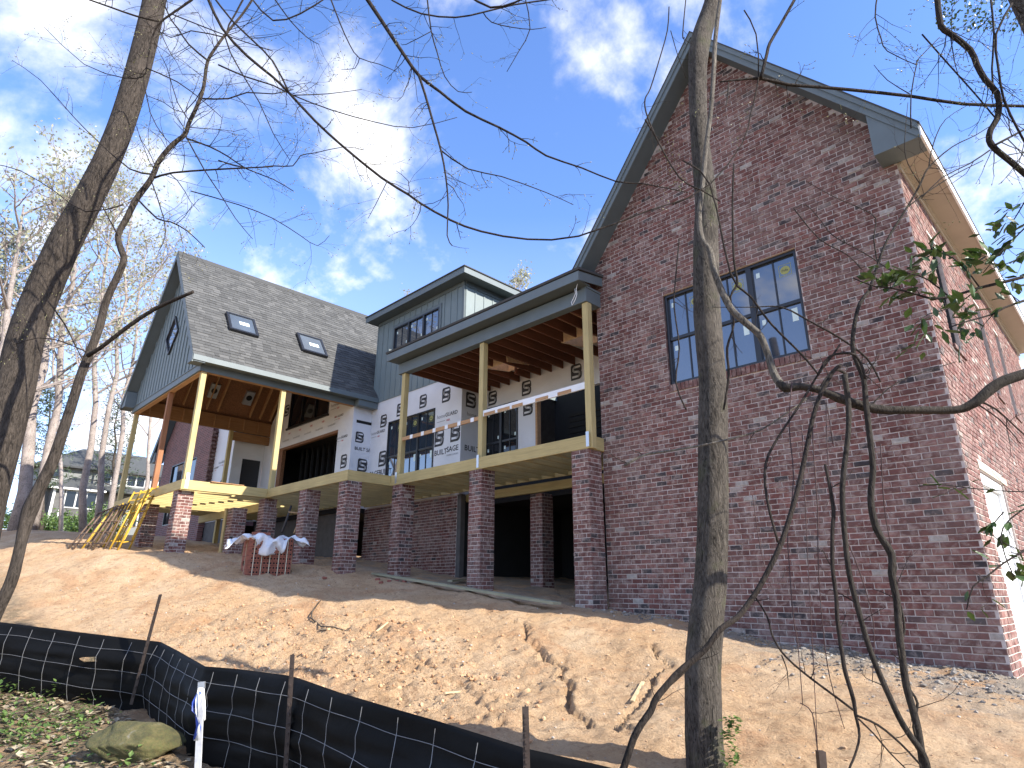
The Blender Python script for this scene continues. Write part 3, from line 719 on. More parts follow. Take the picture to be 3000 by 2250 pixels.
# ---- left wing roof and porch
LX, LZ, LS = -20.8, 10.65, 1.311
def lz(x): return LZ-LS*abs(x-LX)
nrm = math.hypot(1, LS)
FSR = Frame((-17.3, 5.0, lz(-17.3)), (0, 1, 0), (-1/nrm, 0, LS/nrm), (LS/nrm, 0, 1/nrm)); SLEN = 3.5*nrm
FSL = Frame((-24.3, 5.0, lz(-24.3)), (0, 1, 0), (1/nrm, 0, LS/nrm), (-LS/nrm, 0, 1/nrm))
def wx(x): return (-17.3-x)*nrm                       # distance up the slope for a given x
sky_holes = [(1.17, 2.0, wx(-18.33), wx(-18.87)), (3.50, 4.36, wx(-18.3), wx(-18.87))]
def f(mb): wall_panel(FSR, mb, 0, 11.8, 0, SLEN-.02, sky_holes, -.03, -.004)
roofL = part('roof', f, M['shingle'], label='grey shingle roof of the left wing with two skylights')
lhole = [(3.2, 4.1, 2.1, 3.0)]
def f(mb): wall_panel(FSL, mb, 0, 11.8, 0, SLEN, lhole, -.03, .02)
part('roof', f, M['shingle'])
def f(mb): wall_panel(FSR, mb, .02, 11.8, .05, SLEN-.04, sky_holes, -.05, -.0305); wall_panel(FSL, mb, .02, 11.8, .05, SLEN, lhole, -.05, -.0305)
part('roof_sheathing', f, M['osb'])
part('ridge_cap', lambda mb: (mb.hexa([(LX-.16, 4.98, lz(LX-.16)+.02), (LX, 4.98, LZ+.01), (LX, 16.8, LZ+.01), (LX-.16, 16.8, lz(LX-.16)+.02), (LX-.16, 4.98, lz(LX-.16)+.035), (LX, 4.98, LZ+.03), (LX, 16.8, LZ+.03), (LX-.16, 16.8, lz(LX-.16)+.035)]),
                             mb.hexa([(LX, 4.98, LZ+.01), (LX+.16, 4.98, lz(LX+.16)+.02), (LX+.16, 16.8, lz(LX+.16)+.02), (LX, 16.8, LZ+.01), (LX, 4.98, LZ+.03), (LX+.16, 4.98, lz(LX+.16)+.035), (LX+.16, 16.8, lz(LX+.16)+.035), (LX, 16.8, LZ+.03)])), M['shingle'], roofL)
# shingle tabs: the ones that show largest as single pieces
SH = []
EXPO = .143; k = 0
while k*EXPO < SLEN-.1:
    u = -.02; wv = k*EXPO; uend = 7.6
    while u < uend:
        wd = BR.uniform(.12, .34); a, b = max(u, -.02), min(u+wd, uend); u += wd
        if any(h0-.02 < (a+b)/2 < h1+.02 and h2-.05 < wv+.07 < h3+.02 for h0, h1, h2, h3 in sky_holes): continue
        xw = -17.3-wv/nrm
        if xw > BX0-.03 and a+5.0 > 10.86: continue
        SH.append((a, b, wv, BR.random(), BR.uniform(.009, .02)))
    k += 1
SH.sort(key=lambda s: -(s[1]-s[0])*1.0/( (FSR.P(s[0], s[2]).dot(Fv))**2))
mst = MB()
def shingle_geom(mb, fr, a, b, w0, th):
    e = .002
    mb.add([fr.P(a+e, w0, -.002), fr.P(b-e, w0, -.002), fr.P(b-e, w0+EXPO+.03, -.002), fr.P(a+e, w0+EXPO+.03, -.002), fr.P(a+e, w0, th), fr.P(b-e, w0, th), fr.P(b-e, w0+EXPO+.03, .001), fr.P(a+e, w0+EXPO+.03, .001)],
           [(4, 5, 6, 7), (0, 1, 5, 4), (1, 2, 6, 5), (3, 0, 4, 7)])
for i, (a, b, w0, rv, th) in enumerate(SH):
    if i < 240:
        mb = MB(); mb.rv = 0; shingle_geom(mb, FSR, a, b, w0, th); o = mb.build('shingle', M['shingle'], roofL); o['rnd'] = rv
    else: mst.rv = rv*.999+.0005; shingle_geom(mst, FSR, a, b, w0, th)
mst.build('shingles', M['shingle'], roofL, 'stuff')
for h0, h1, h2, h3 in sky_holes:
    def f(mb):
        for p, q, r, s in ((h0-.03, h0+.05, h2-.03, h3+.03), (h1-.05, h1+.03, h2-.03, h3+.03), (h0+.05, h1-.05, h2-.03, h2+.05), (h0+.05, h1-.05, h3-.05, h3+.03)): FSR.box(mb, p, q, r, s, -.05, .10)
    sk = part('skylight', f, M['black'], label='dark framed roof skylight with a pale sticker')
    part('pane', lambda mb: FSR.box(mb, h0+.05, h1-.05, h2+.05, h3-.05, .07, .085), M['skyglass'], sk)
    part('frame_lip', lambda mb: [FSR.box(mb, p, q, r, s, .1005, .105) for p, q, r, s in ((h0-.01, h0+.045, h2-.01, h3+.01), (h1-.045, h1+.01, h2-.01, h3+.01), (h0+.045, h1-.045, h2-.01, h2+.045), (h0+.045, h1-.045, h3-.045, h3+.01))], M['black'], sk)
    part('sticker', lambda mb: FSR.box(mb, h0+.33, h1-.2, h2+.38, h2+.55, .0852, .0865), M['sticker'], sk)
for h0, h1, h2, h3 in lhole:
    m_, t_, b_ = nm('frosted_skylight'); b_.inputs['Base Color'].default_value = (.8, .86, .84, 1); tl = N(t_, 'ShaderNodeBsdfTranslucent'); tl.inputs[0].default_value = (.8, .88, .86, 1); t_.links.new(tl.outputs[0], t_.nodes['Material Output'].inputs[0])
    sk = part('skylight', lambda mb: [FSL.box(mb, p, q, r, s, -.2, .08) for p, q, r, s in ((h0-.03, h0, h2-.03, h3+.03), (h1, h1+.03, h2-.03, h3+.03), (h0, h1, h2-.03, h2), (h0, h1, h3, h3+.03))], M['white'], label='skylight seen from below in the porch ceiling')
    part('pane', lambda mb: FSL.box(mb, h0, h1, h2, h3, .05, .056), m_, sk)
# fascias, friezes, gable
part('eave_fascia', lambda mb: mb.box(-17.30, -17.27, 4.99, BY-.02, 5.905, lz(-17.3)-.004), M['trim'], roofL, 'sunlit pale eave fascia')
part('eave_fascia', lambda mb: mb.box(-24.33, -24.30, 4.99, 16.7, 5.905, lz(-24.3)-.004), M['trim'])
part('eave_soffit', lambda mb: mb.box(-17.6, -17.302, 5.02, BY-.02, 5.906, 5.92), M['soffit']); part('eave_soffit', lambda mb: mb.box(-24.3, -24.02, 5.02, 10.2, 5.906, 5.92), M['soffit'])
part('frieze_board', lambda mb: mb.box(-17.62, -17.595, 5.30, 10.19, 5.735, 5.904), M['trim']); part('frieze_board', lambda mb: mb.box(-24.02, -23.99, 5.30, 10.2, 5.735, 5.904), M['trim'])
part('eave_end_box', lambda mb: mb.box(-17.58, -17.32, 10.16, BY-.03, 5.70, 5.9), M['trim'])
part('porch_header', lambda mb: mb.cbox(-17.76, -17.622, 5.36, 10.19, 5.725, 5.98, .003), M['fr_y'])
FL = front(5.33)
gl = part('siding_wall', lambda mb: FL.prism(mb, [(-24.0, 5.75), (-17.6, 5.75), (-17.6, lz(-17.6)-.1), (LX, LZ-.1), (-24.0, lz(-24)-.1)], -.1, 0), M['siding'], label='grey board and batten gable with a diamond window')
x = -23.9
while x < -17.7:
    zt = lz(x+.02)-.16; blocks = [(5.98, zt)]
    dd = abs(x+.022+20.88)
    if dd < .66: hh = .72*(1-dd/.66)+.02; blocks = [(5.98, 7.74-hh), (7.74+hh, zt)]
    for za, zb in blocks:
        if zb-za > .05: part('batten', lambda mb: FL.box(mb, x, x+.045, za, zb, .001, .024), M['siding'], gl)
    x += .305
part('gable_frieze', lambda mb: (FL.box(mb, -24.03, -17.58, 5.745, 5.93, .001, .03), FL.box(mb, -24.03, -17.58, 5.93, 5.96, .001, .05)), M['trim'])
part('porch_header', lambda mb: mb.cbox(-23.98, -17.64, 5.36, 5.5, 5.72, 5.98, .003), M['fr_s'])
cx, cz = -20.88, 7.74
dwin = part('diamond_window', lambda mb: [FL.prism(mb, [(cx+sx*.58, cz), (cx, cz+sy*.68), (cx, cz+sy*.60), (cx+sx*.51, cz)][::(1 if sx*sy > 0 else -1)], .001, .06) for sx in (-1, 1) for sy in (-1, 1)], M['black'], label='black diamond window in the grey gable')
part('pane', lambda mb: FL.prism(mb, [(cx-.53, cz), (cx, cz-.62), (cx+.53, cz), (cx, cz+.62)], .002, .014), M['glass'], dwin)
for sg in (1, -1):
    xe = LX+sg*3.5; ze = lz(xe); FR0 = front(5.0)
    ptsA = [(LX, LZ-.01), (LX, LZ-.28), (xe, ze-.22), (xe, ze-.01)]
    part('rake_board', lambda mb: FR0.prism(mb, ptsA if sg > 0 else ptsA[::-1], 0, .025), M['trim'], roofL)
    ptsS = [(LX, LZ-.16), (LX, LZ-.23), (xe, ze-.19), (xe, ze-.12)]
    part('rake_soffit', lambda mb: FR0.prism(mb, ptsS if sg > 0 else ptsS[::-1], -.325, -.003), M['soffit'], roofL)
    xi = LX+sg*3.02; q = [(xi, 5.9), (xe-sg*.02, 5.9), (xe-sg*.02, ze-.2), (xi, lz(xi)-.25)]
    part('cornice_return', lambda mb: FR0.prism(mb, q if sg > 0 else q[::-1], -.32, -.004), M['trim'], roofL)
# rafters
for k in range(12):
    y = 5.62+k*.4064
    for sg in (1, -1):
        a = Vector((LX+sg*3.1, y, lz(LX+sg*3.1)-.20)); b = Vector((LX+sg*.05, y, lz(LX+sg*.05)-.20))
        if (sg > 0 and any(h0+5-.05 < y < h1+5+.05 for h0, h1, _, _ in sky_holes)) or (sg < 0 and 8.2 < y < 9.1): continue
        part('rafter', lambda mb: mb.bar(a, b, .038, .19), M['fr_s'])
part('ridge_beam', lambda mb: mb.box(LX-.03, LX+.03, 5.4, 10.2, LZ-.5, LZ-.1), M['fr_y'])
for (u, v) in ((627, 1146), (729, 1167)):
    r_ = ray(u, v); tt = (LZ-.26+LS*(-LX))/(r_.z-LS*r_.x); p = r_*tt      # underside of the far slope
    ax = Vector((1/nrm, 0, LS/nrm)); nn = Vector((LS/nrm, 0, -1/nrm)); fr_ = Frame(p, (0, 1, 0), ax, nn)
    hb = part('light_housing', lambda mb: fr_.box(mb, -.16, .16, -.28, .28, -.2, .02), M['metal'], label='metal recessed light housing between rafters')
    part('light_can', lambda mb: fr_.prism(mb, [(.11*math.cos(t), .11*math.sin(t)+.02) for t in np.linspace(0, 2*math.pi, 15)[:-1]], .021, .03), M['black'], hb)
# posts
for nm_, x0, y0, z0, m_ in (('porch_post', -17.77, 5.375, 2.47, 'pt_z'), ('porch_post', -20.45, 5.375, 2.47, 'cedar_z'), ('porch_post', -24.0, 5.375, 1.2, 'pt_z'), ('porch_post', -24.0, 8.62, 1.2, 'pt_z'), ('porch_post', -17.77, 7.70, 2.47, 'pt_z')):
    part(nm_, lambda mb: mb.cbox(x0, x0+.14, y0, y0+.14, z0, 5.724, .008), M[m_])
part('post_bracket', lambda mb: mb.box(-17.598, -17.594, 5.42, 5.5, 2.5, 2.9), M['metal'])
part('far_beam', lambda mb: mb.box(-23.99, -23.92, 5.5, 10.2, 5.74, 6.25), M['fr_y'])
for k in range(8): part('pony_stud', lambda mb: mb.box(-23.919, -23.88, 5.8+k*.55, 5.838+k*.55, 5.80, 6.2), M['fr_s'])
part('drop_beam', lambda mb: mb.box(-23.99, -23.9, 8.77, 10.19, 5.38, 5.70), M['fr_y'])
# deck framing
part('deck_beam', lambda mb: mb.cbox(-24.05, -17.60, 5.33, 5.37, 2.467, 2.72, .005), M['pt_x'])
part('deck_beam', lambda mb: mb.cbox(-17.64, -17.602, 5.37, 7.63, 2.469, 2.719, .005), M['pt_y'])
part('deck_beam', lambda mb: mb.cbox(-17.64, -13.24, 7.63, 7.67, 2.467, 2.72, .005), M['pt_x'])
part('deck_beam', lambda mb: mb.cbox(-13.28, -13.242, 7.67, PY, 2.469, 2.719, .005), M['pt_y'])
joists(-23.8, -17.7, 5.375, 10.1); joists(-17.3, -13.3, 7.675, 10.75)
part('ledger_beam', lambda mb: mb.box(-24, -17.66, 10.1, 10.14, 2.465, 2.72), M['pt_x'])
part('ledger_beam', lambda mb: mb.box(-17.5, -13.2, 10.76, 10.80, 2.465, 2.72), M['pt_x'])
part('cross_beam', lambda mb: mb.box(-23.9, -17.66, 8.0, 8.1, 2.22, 2.46), M['pt_x'])
part('loose_board', lambda mb: mb.bar((-17.62, 6.05, 2.735), (-17.66, 6.95, 2.74), .14, .02), M['fr_y'])
# back wall of the left porch
FK = front(10.2); ko = (-22.9, -18.56, 2.72, 5.10); kw = (-22.4, -19.35, 5.80, 7.5)
kback = part('wrapped_wall', lambda mb: (wall_panel(FK, mb, -24.3, BX0, 2.45, 5.5, [ko], -.12, 0), wall_panel(FK, mb, -24.3, BX0, 5.5, 9, [kw], -.12, 0, [(-24.3, 5.7), (LX, LZ-.35), (BX0, 6.1)])), M['wrap'], label='printed house wrap on the back wall of the left porch')
make_window(H, FK, kw[0]+.004, kw[1]-.004, kw[2], kw[3], 3, 1, 0, d=-.03, glass='darkglass', label='dark high window under the porch vault')
part('window_sill', lambda mb: FK.box(mb, kw[0]-.06, kw[1]+.06, kw[2]-.07, kw[2]-.002, .0, .06), M['black'])
part('door_header', lambda mb: (FK.box(mb, ko[0], ko[1], 5.0, 5.098, -.13, .004), FK.box(mb, ko[0], ko[0]+.3, 2.6, 5.0, -.13, .004)), M['osb'])
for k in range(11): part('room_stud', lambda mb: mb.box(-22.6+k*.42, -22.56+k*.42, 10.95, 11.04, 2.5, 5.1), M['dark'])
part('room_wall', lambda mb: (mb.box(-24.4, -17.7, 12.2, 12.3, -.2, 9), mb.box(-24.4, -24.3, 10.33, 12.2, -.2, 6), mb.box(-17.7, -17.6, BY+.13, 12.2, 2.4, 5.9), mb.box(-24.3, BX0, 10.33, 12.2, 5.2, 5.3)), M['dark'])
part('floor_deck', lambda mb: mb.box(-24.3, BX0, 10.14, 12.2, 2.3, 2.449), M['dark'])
part('foundation_wall', lambda mb: mb.box(-24.3, BX0, 10.2, 10.35, -.4, 2.45), M['block'])
# prints on the wrap
wrap_print(wrap_wall, FB, -17.05, 3.72, .5); guard_print(wrap_wall, FB, -17.6, 4.85, .8); emblem(wrap_wall, FB, -17.1, 5.02, .42)
emblem(wrap_wall, FB, -14.17, 3.92, .5); print_text(wrap_wall, FB, 'BUILT', -14.16, 3.66, .22, .004); emblem(wrap_wall, FB, -13.45, 3.95, .5); print_text(wrap_wall, FB, 'SAGE', -13.6, 3.69, .22, .004); print_text(side_wrap, FBE, 'BUILT', 11.04, 3.69, .22, .004); print_text(wrap_wall, FB, 'WHERE LUXURY', -13.6, 3.57, .07, .004, 'inkgrey'); guard_print(wrap_wall, FB, -14.1, 4.75, .95); emblem(wrap_wall, FB, -13.9, 5.2, .45); emblem(wrap_wall, FB, -15.0, 5.25, .42); emblem(wrap_wall, FB, -16.2, 5.22, .42)
wrap_print(wrap_ret, FW, 10.5, 3.62, .42); print_text(wrap_ret, FW, 'BUILT SA', 10.34, 4.3, .15, .004); emblem(wrap_ret, FW, 10.34, 4.55, .36)
emblem(side_wrap, FBE, 11.05, 4.95, .45); print_text(side_wrap, FBE, 'home', 11.1, 4.7, .16, .004, 'inkgrey')
for u in (-12.7, -11.35, -9.6, -8.2): emblem(pback, FP, u, 5.05 if u > -11 else 5.02, .42)
emblem(pback, FP, -11.3, 4.45, .42)
wrap_print(kback, FK, -18.2, 3.72, .45); guard_print(kback, FK, -18.6, 4.75, .7); emblem(kback, FK, -22.85, 6.35, .45); guard_print(kback, FK, -19.2, 6.0, .9); guard_print(kback, FK, -18.9, 5.55, .6)
for k in range(5): print_text(kback, FK, 'homeGUARD', -22.7+k*.85, 5.32, .09, .004, 'inkgrey'); print_text(kback, FK, 'HBX', -22.3+k*.85, 5.55, .09, .004, 'inkred')
# loose plastic hanging on the wrapped return
def f(mb):
    mb.smooth = True; n_ = 9
    for i in range(n_):
        for j in range(n_):
            pass
    vs = [FW.P(10.21+.62*i/8, 5.65-2.0*j/8, .03+.035*math.sin(i*1.7+j*.9)*math.sin(j*.7+.4)) for j in range(9) for i in range(9)]
    mb.add(vs, [(j*9+i, j*9+9+i, j*9+10+i, j*9+i+1) for j in range(8) for i in range(8)])
def f(mb):
    mb.smooth = True; mb.tube([atY(u, v, 8.7) for u, v in ((1692, 830), (1688, 846), (1690, 862), (1686, 876), (1680, 888), (1676, 894), (1674, 886), (1680, 874), (1686, 860), (1684, 846))], .008, 5)
part('hanging_cord', f, M['white'])
# ---- piers
def pier(x0, y0, z0, z1=2.466, s=.41, big=True):
    mb = MB(); mb.box(x0+.012, x0+s-.012, y0+.012, y0+s-.012, z0, z1); p = mb.build('brick_pier', M['mortar'], H)
    for fr_, a in ((front(y0+.011), x0), (east(x0+s-.011), y0), (Frame((x0+.011, 0, 0), (0, -1, 0), (0, 0, 1), (-1, 0, 0)), -(y0+s))):
        zz = z1-int((z1-z0)/CH+.999)*CH
        add_bricks(fr_, brick_cells(a, a+s, zz, z1+.001, hole_keep([]), fr_.n.x > 0), p, big)
    return p
for (x0, y0) in ((-7.36, PY+.008), (-10.25, PY+.008), (-13.16, PY+.008), (-13.63, 7.64), (-15.64, 7.64), (-18.11, 7.64), (-18.2, 5.345), (-21.9, 5.6)):
    pier(x0, y0, float(base_z(x0, y0))-.25)
pier(-10.65, 11.2, -.3, 2.24); p_ = atZ(668, 1490, 2.2); pier(p_.x, p_.y, .3, 2.2, big=False)
part('basement_post', lambda mb: mb.box(p_.x-.25, p_.x-.1, p_.y, p_.y+.14, .3, 2.22), M['pt_z'])
# ---- far left brick wing
def farbrick():
    m, t, b = nm('far_brick'); bt = N(t, 'ShaderNodeTexBrick'); g = N(t, 'ShaderNodeNewGeometry'); sp = N(t, 'ShaderNodeSeparateXYZ'); t.links.new(g.outputs['Position'], sp.inputs[0]); cb = N(t, 'ShaderNodeCombineXYZ'); t.links.new(sp.outputs['X'], cb.inputs[0]); t.links.new(sp.outputs['Z'], cb.inputs[1]); t.links.new(cb.outputs[0], bt.inputs['Vector'])
    bt.inputs['Scale'].default_value = 1; bt.inputs['Brick Width'].default_value = .203; bt.inputs['Row Height'].default_value = .0794; bt.inputs['Mortar Size'].default_value = .009; bt.inputs['Color1'].default_value = (.12, .05, .05, 1); bt.inputs['Color2'].default_value = (.22, .09, .08, 1); bt.inputs['Mortar'].default_value = (.25, .21, .2, 1)
    t.links.new(bt.outputs['Color'], b.inputs['Base Color']); b.inputs['Roughness'].default_value = .9; return m
M['farbrick'] = farbrick()
WY = 8.8; FF = front(WY)
def fz(x): return 6.05+1.35*(x+32.5)
pw0 = atY(507, 1365, WY); pw1 = atY(566, 1408, WY)
fw = (pw0.x-.1, pw1.x, 2.5, max(pw0.z, 3.8)-.0)
part('brick_wing_wall', lambda mb: (wall_panel(FF, mb, -32.1, -26.2, -.2, 6, [(fw[0], fw[1], 2.6, fw[3])], -.2, 0, [(-32.1, fz(-32.1)-.2), (-29.0, fz(-29)-.2), (-26.2, fz(-29)-.2)])), M['farbrick'], label='brick wall of the far left wing')
make_window(H, FF, fw[0]+.01, fw[1]-.01, 2.6, fw[3], 2, 1, 0, d=-.05, glass='darkglass', label='black window in the far brick wing')
part('roof', lambda mb: FF.prism(mb, [(-32.7, fz(-32.7)), (-28.5, fz(-28.5)), (-28.5, fz(-28.5)+.08), (-32.7, fz(-32.7)+.08)], -6, .45), M['shingle'])
part('rake_board', lambda mb: FF.prism(mb, [(-32.65, fz(-32.65)-.28), (-28.5, fz(-28.5)-.3), (-28.5, fz(-28.5)-.01), (-32.65, fz(-32.65)-.01)], .42, .45), M['trim'])
part('rake_soffit', lambda mb: FF.prism(mb, [(-32.65, fz(-32.65)-.1), (-28.5, fz(-28.5)-.1), (-28.5, fz(-28.5)-.01), (-32.65, fz(-32.65)-.01)], .0, .42), M['soffit'])
part('cornice_return', lambda mb: FF.box(mb, -32.6, -32.12, 5.6, 6.05, .0, .41), M['trim'])
fwrap = part('wrapped_wall', lambda mb: mb.box(-26.2, -24.3, 9.0, 9.12, 2.45, 6.4), M['wrap']); part('foundation_wall', lambda mb: mb.box(-26.2, -24.32, 9.03, 9.13, -.2, 2.45), M['block'])
part('brick_edge', lambda mb: [mb.box(-26.25, -26.1-.05*(k % 2), 8.79, 9.0, 2.4+k*.0794, 2.47+k*.0794) for k in range(48)], M['brick'])
FX = front(9.0); wrap_print(fwrap, FX, -25.15, 3.5, .5); guard_print(fwrap, FX, -25.6, 4.7, .8); guard_print(fwrap, FX, -26.15, 4.55, .6)
part('wrapped_wall', lambda mb: mb.box(-24.42, -24.31, 9.121, 10.2, 2.45, 6.2), M['wrap'])
part('porch_door', lambda mb: mb.box(-24.31, -24.295, 9.4, 10.1, 2.5, 4.8), M['black'])
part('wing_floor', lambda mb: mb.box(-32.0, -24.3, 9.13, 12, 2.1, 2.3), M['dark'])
part('wing_light_block', lambda mb: mb.box(-32.0, -31.8, 9.01, 16, -.2, 6.0), M['farbrick'])  # unseen slab added in the far wing to block light
flush_bricks()
# ------------------------------------------------------------------ silt fence
M['fabric'] = plain('black_silt_fabric', (.0035, .0037, .004), .65, .3, 4, spec=.12, bmp=.25, bscale=14)
M['rust'] = plain('rusty_steel', (.055, .04, .033), .6, .3, 20, met=.4)
M['wire'] = plain('fence_wire', (.22, .22, .22), .5, .1, 10, met=.5)
fence = thing('silt_fence', 'sagging black silt fence with wire mesh and steel posts along the slope', 'fence', loc=(-6.5, 2.4, -1.4))
_ft = [(-60, 1814, -.395), (0, 1822, -.40), (200, 1848, -.48), (430, 1876, -.565), (470, 1880, -.575), (520, 1906, -.62), (600, 1952, -.665), (700, 1960, -.66), (840, 1978, -.655), (870, 1985, -.665), (1000, 2030, -.70), (1150, 2075, -.735), (1280, 2112, -.76), (1420, 2155, -.785), (1540, 2192, -.80), (1700, 2228, -.83), (1900, 2275, -.86), (2060, 2320, -.9)]
FT = [atZ(u, v, z) for u, v, z in _ft]
_cl = [0]
for a, b in zip(FT[:-1], FT[1:]): _cl.append(_cl[-1]+(Vector((a.x, a.y))-Vector((b.x, b.y))).length)
FLEN = _cl[-1]; _cl = np.array(_cl); _fa = np.array([[p.x, p.y, p.z] for p in FT])
def fpt(s): return Vector((np.interp(s, _cl, _fa[:, 0]), np.interp(s, _cl, _fa[:, 1]), np.interp(s, _cl, _fa[:, 2])))
def fnorm(s):
    d = fpt(min(s+.15, FLEN))-fpt(max(s-.15, 0)); n_ = Vector((d.y, -d.x, 0)).normalized()
    return n_ if n_.dot(-fpt(s)) > 0 else -n_
def fence_p(s, h, off=0.0):          # h 0 top .. 1 bottom
    p = fpt(s); n_ = fnorm(s); H_ = .76
    bul = .05*math.sin(h*math.pi)*float(fbm(np.array([s]), np.array([h]), 1.1, 2)[0])*2 + .05*math.sin(h*3.0)
    wr = .05*float(fbm(np.array([s*.9+h*.5]), np.array([h*9+s*.6]), 1.0, 3)[0])*min(1, h*4)
    lean = -.06*h
    return p + Vector((0, 0, -H_*h)) + n_*(bul+wr+off+lean*0)
ns, nh = 240, 22
mb = MB(); mb.smooth = True
mb.add([fence_p(FLEN*i/ns, j/nh) for j in range(nh+1) for i in range(ns+1)], [(j*(ns+1)+i, (j+1)*(ns+1)+i, (j+1)*(ns+1)+i+1, j*(ns+1)+i+1) for j in range(nh) for i in range(ns)])
fab = mb.build('fabric', M['fabric'], fence); md = fab.modifiers.new('s', 'SOLIDIFY'); md.thickness = .003
for h in (.17, .45, .72):
    mb = MB(); mb.tube([fence_p(FLEN*i/90, h+.006*math.sin(i*.9)+.008*math.sin(i*.37), .016) for i in range(91)], .0022, 4); mb.build('wire', M['wire'], fence)
s = .1
while s < FLEN:
    mb = MB(); sj = [random.uniform(-.009, .009) for _ in range(9)]; mb.tube([fence_p(min(max(s+sj[i]*(i > 0), 0), FLEN), .05+.93*i/8, .018) for i in range(9)], .0026, 4); mb.build('wire', M['wire'], fence); s += .36+random.uniform(-.02, .02)
def steel_post(a, b, w=.034):
    mb = MB(); d = (b-a).normalized(); sd = d.cross(Fv).normalized()
    mb.bar(a, b, w, .008, up=-Fv); mb.bar(a+Fv*.016, b+Fv*.016, .007, .03, up=-Fv)
    for k in range(12): q = a+(b-a)*(.08+k*.075); mb.bar(q-d*.008-Fv*.008, q+d*.008-Fv*.008, .014, .012, up=-Fv)
    return mb.build('steel_post', M['rust'], fence)
for (u0, v0, u1, v1) in ((470, 1742, 384, 2064), (857, 1918, 834, 2300), (1539, 2070, 1545, 2330)):
    uu = u0+(u1-u0)*.4; i_ = np.argmin([abs(t[0]-uu) for t in _ft]); h_ = FT[i_].dot(HF)-.2
    steel_post(atH(u1, v1, h_), atH(u0, v0, h_))
tp = fence_p(float(np.interp(305, [t[0] for t in _ft], _cl)), .33, .03); tn = (-tp).normalized(); tu = tn.cross(Vector((0, 0, 1))).normalized()*-1
mb = MB(); mb.add([tp+tu*(.10*math.cos(a)*(1+.25*math.sin(3*a)))+Vector((0, 0, .035*math.sin(a)*(1+.3*math.cos(2*a))))+tn*.012*math.cos(a*2) for a in np.linspace(0, 6.283, 19)[:-1]], [tuple(range(18))]); mb.build('tear', M['dirt'], fence)['label'] = 'ragged tear in the fabric showing pale soil'
sa, sb = atH(2412, 2290, 4.9), atH(2404, 2200, 4.9); mb = MB(); mb.bar(sa, sb, .05, .05, up=-Fv); tag(mb.build('dark_stake', M['rust']), 'short dark stake at the bottom edge left of the leaning stems', 'stake')
# ------------------------------------------------------------------ survey stake with ribbon
M['lath'] = plain('whitewashed_lath', (.42, .43, .45), .7, .2, 20)
st0, st1 = atH(578, 2290, 5.3), atH(591, 1998, 5.35)
stake = thing('survey_stake', 'white wooden survey stake tied with blue striped ribbon before the silt fence', 'stake', loc=tuple(st0))
mb = MB(); mb.bar(st0, st1, .047, .012, up=-Fv); mb.build('lath', M['lath'], stake)
M['blue'] = plain('blue_ribbon', (.03, .07, .36), .5, .1, 5)
def ribbon(pts, w, m_):
    mb = MB(); mb.smooth = True; vs = []
    for i, p in enumerate(pts):
        sd = Rv*math.cos(i*.8)*w + Fv*math.sin(i*.8)*w; vs += [p-sd, p+sd]
    mb.add(vs, [(2*i, 2*i+1, 2*i+3, 2*i+2) for i in range(len(pts)-1)]); o = mb.build('ribbon', m_, stake); md = o.modifiers.new('s', 'SOLIDIFY'); md.thickness = .0015
h_ = 5.27
ribbon([atH(*q, h_) for q in ((588, 2015), (580, 2050), (577, 2085), (582, 2120), (575, 2170))], .02, M['white'])
ribbon([atH(*q, h_) for q in ((586, 2025), (570, 2055), (565, 2078), (574, 2095), (582, 2130), (573, 2165))], .019, M['blue'])
ribbon([atH(*q, h_-.03) for q in ((594, 2018), (597, 2060), (600, 2110))], .012, M['white'])
mb = MB(); q = st0+(st1-st0)*.93; mb.bar(q, st1+(st1-st0)*.002, .052, .018, up=-Fv); mb.build('ribbon_knot', M['metal'], stake)
# ------------------------------------------------------------------ mossy boulder
def rock_mesh(name, r, seed, mat, sub=4, rough=.16, flat=1.0):
    import bmesh
    bm = bmesh.new(); bmesh.ops.create_icosphere(bm, subdivisions=sub, radius=1)
    rs = np.random.default_rng(seed); off = rs.random(3)*40; planes = [Vector(rs.normal(size=3)).normalized() for _ in range(9)]
    for v in bm.verts:
        c = v.co.normalized(); k = 1.0
        for p in planes:
            d = c.dot(p)
            if d > .62: k = min(k, .62/d+.12*(1-.62/d))
        n_ = float(fbm(np.array([c.x*1.0+off[0]+c.z]), np.array([c.y*1.0+off[1]-c.z*.7]), 2.3, 4)[0])
        v.co = Vector((c.x*r[0], c.y*r[1], c.z*r[2]*(flat if c.z < 0 else 1)))*(k*(1+rough*n_))
    me = bpy.data.meshes.new(name); bm.to_mesh(me); bm.free(); me.materials.append(mat)
    for p in me.polygons: p.use_smooth = True
    return me
def moss_mat():
    m, t, b = nm('mossy_stone'); v = pos(t); f_ = noise(t, 6, 6, .65, v, .4); col = ramp(t, f_, [(.3, (.035, .033, .014)), (.48, (.085, .075, .026)), (.62, (.13, .11, .042)), (.7, (.22, .20, .16))])
    col = mix(t, rng(t, noise(t, 40, 3, .6, v), .45, .7, 0, .5), col, (.05, .07, .02)); t.links.new(col, b.inputs['Base Color']); b.inputs['Roughness'].default_value = .98; bump(t, b, noise(t, 55, 5, .7, v), .8, .015); return m
M['moss'] = moss_mat()
pr = atH(392, 2185, 6.1); k_ = 1/pxm(pr)
bo = link('mossy_boulder', rock_mesh('mossy_boulder', (148*k_, 110*k_, 62*k_), 5, M['moss'], 5)); bo.location = (pr.x, pr.y, pr.z); bo.rotation_euler = (0, .06, YAW)
tag(bo, 'flat boulder covered in olive moss below the silt fence', 'boulder')
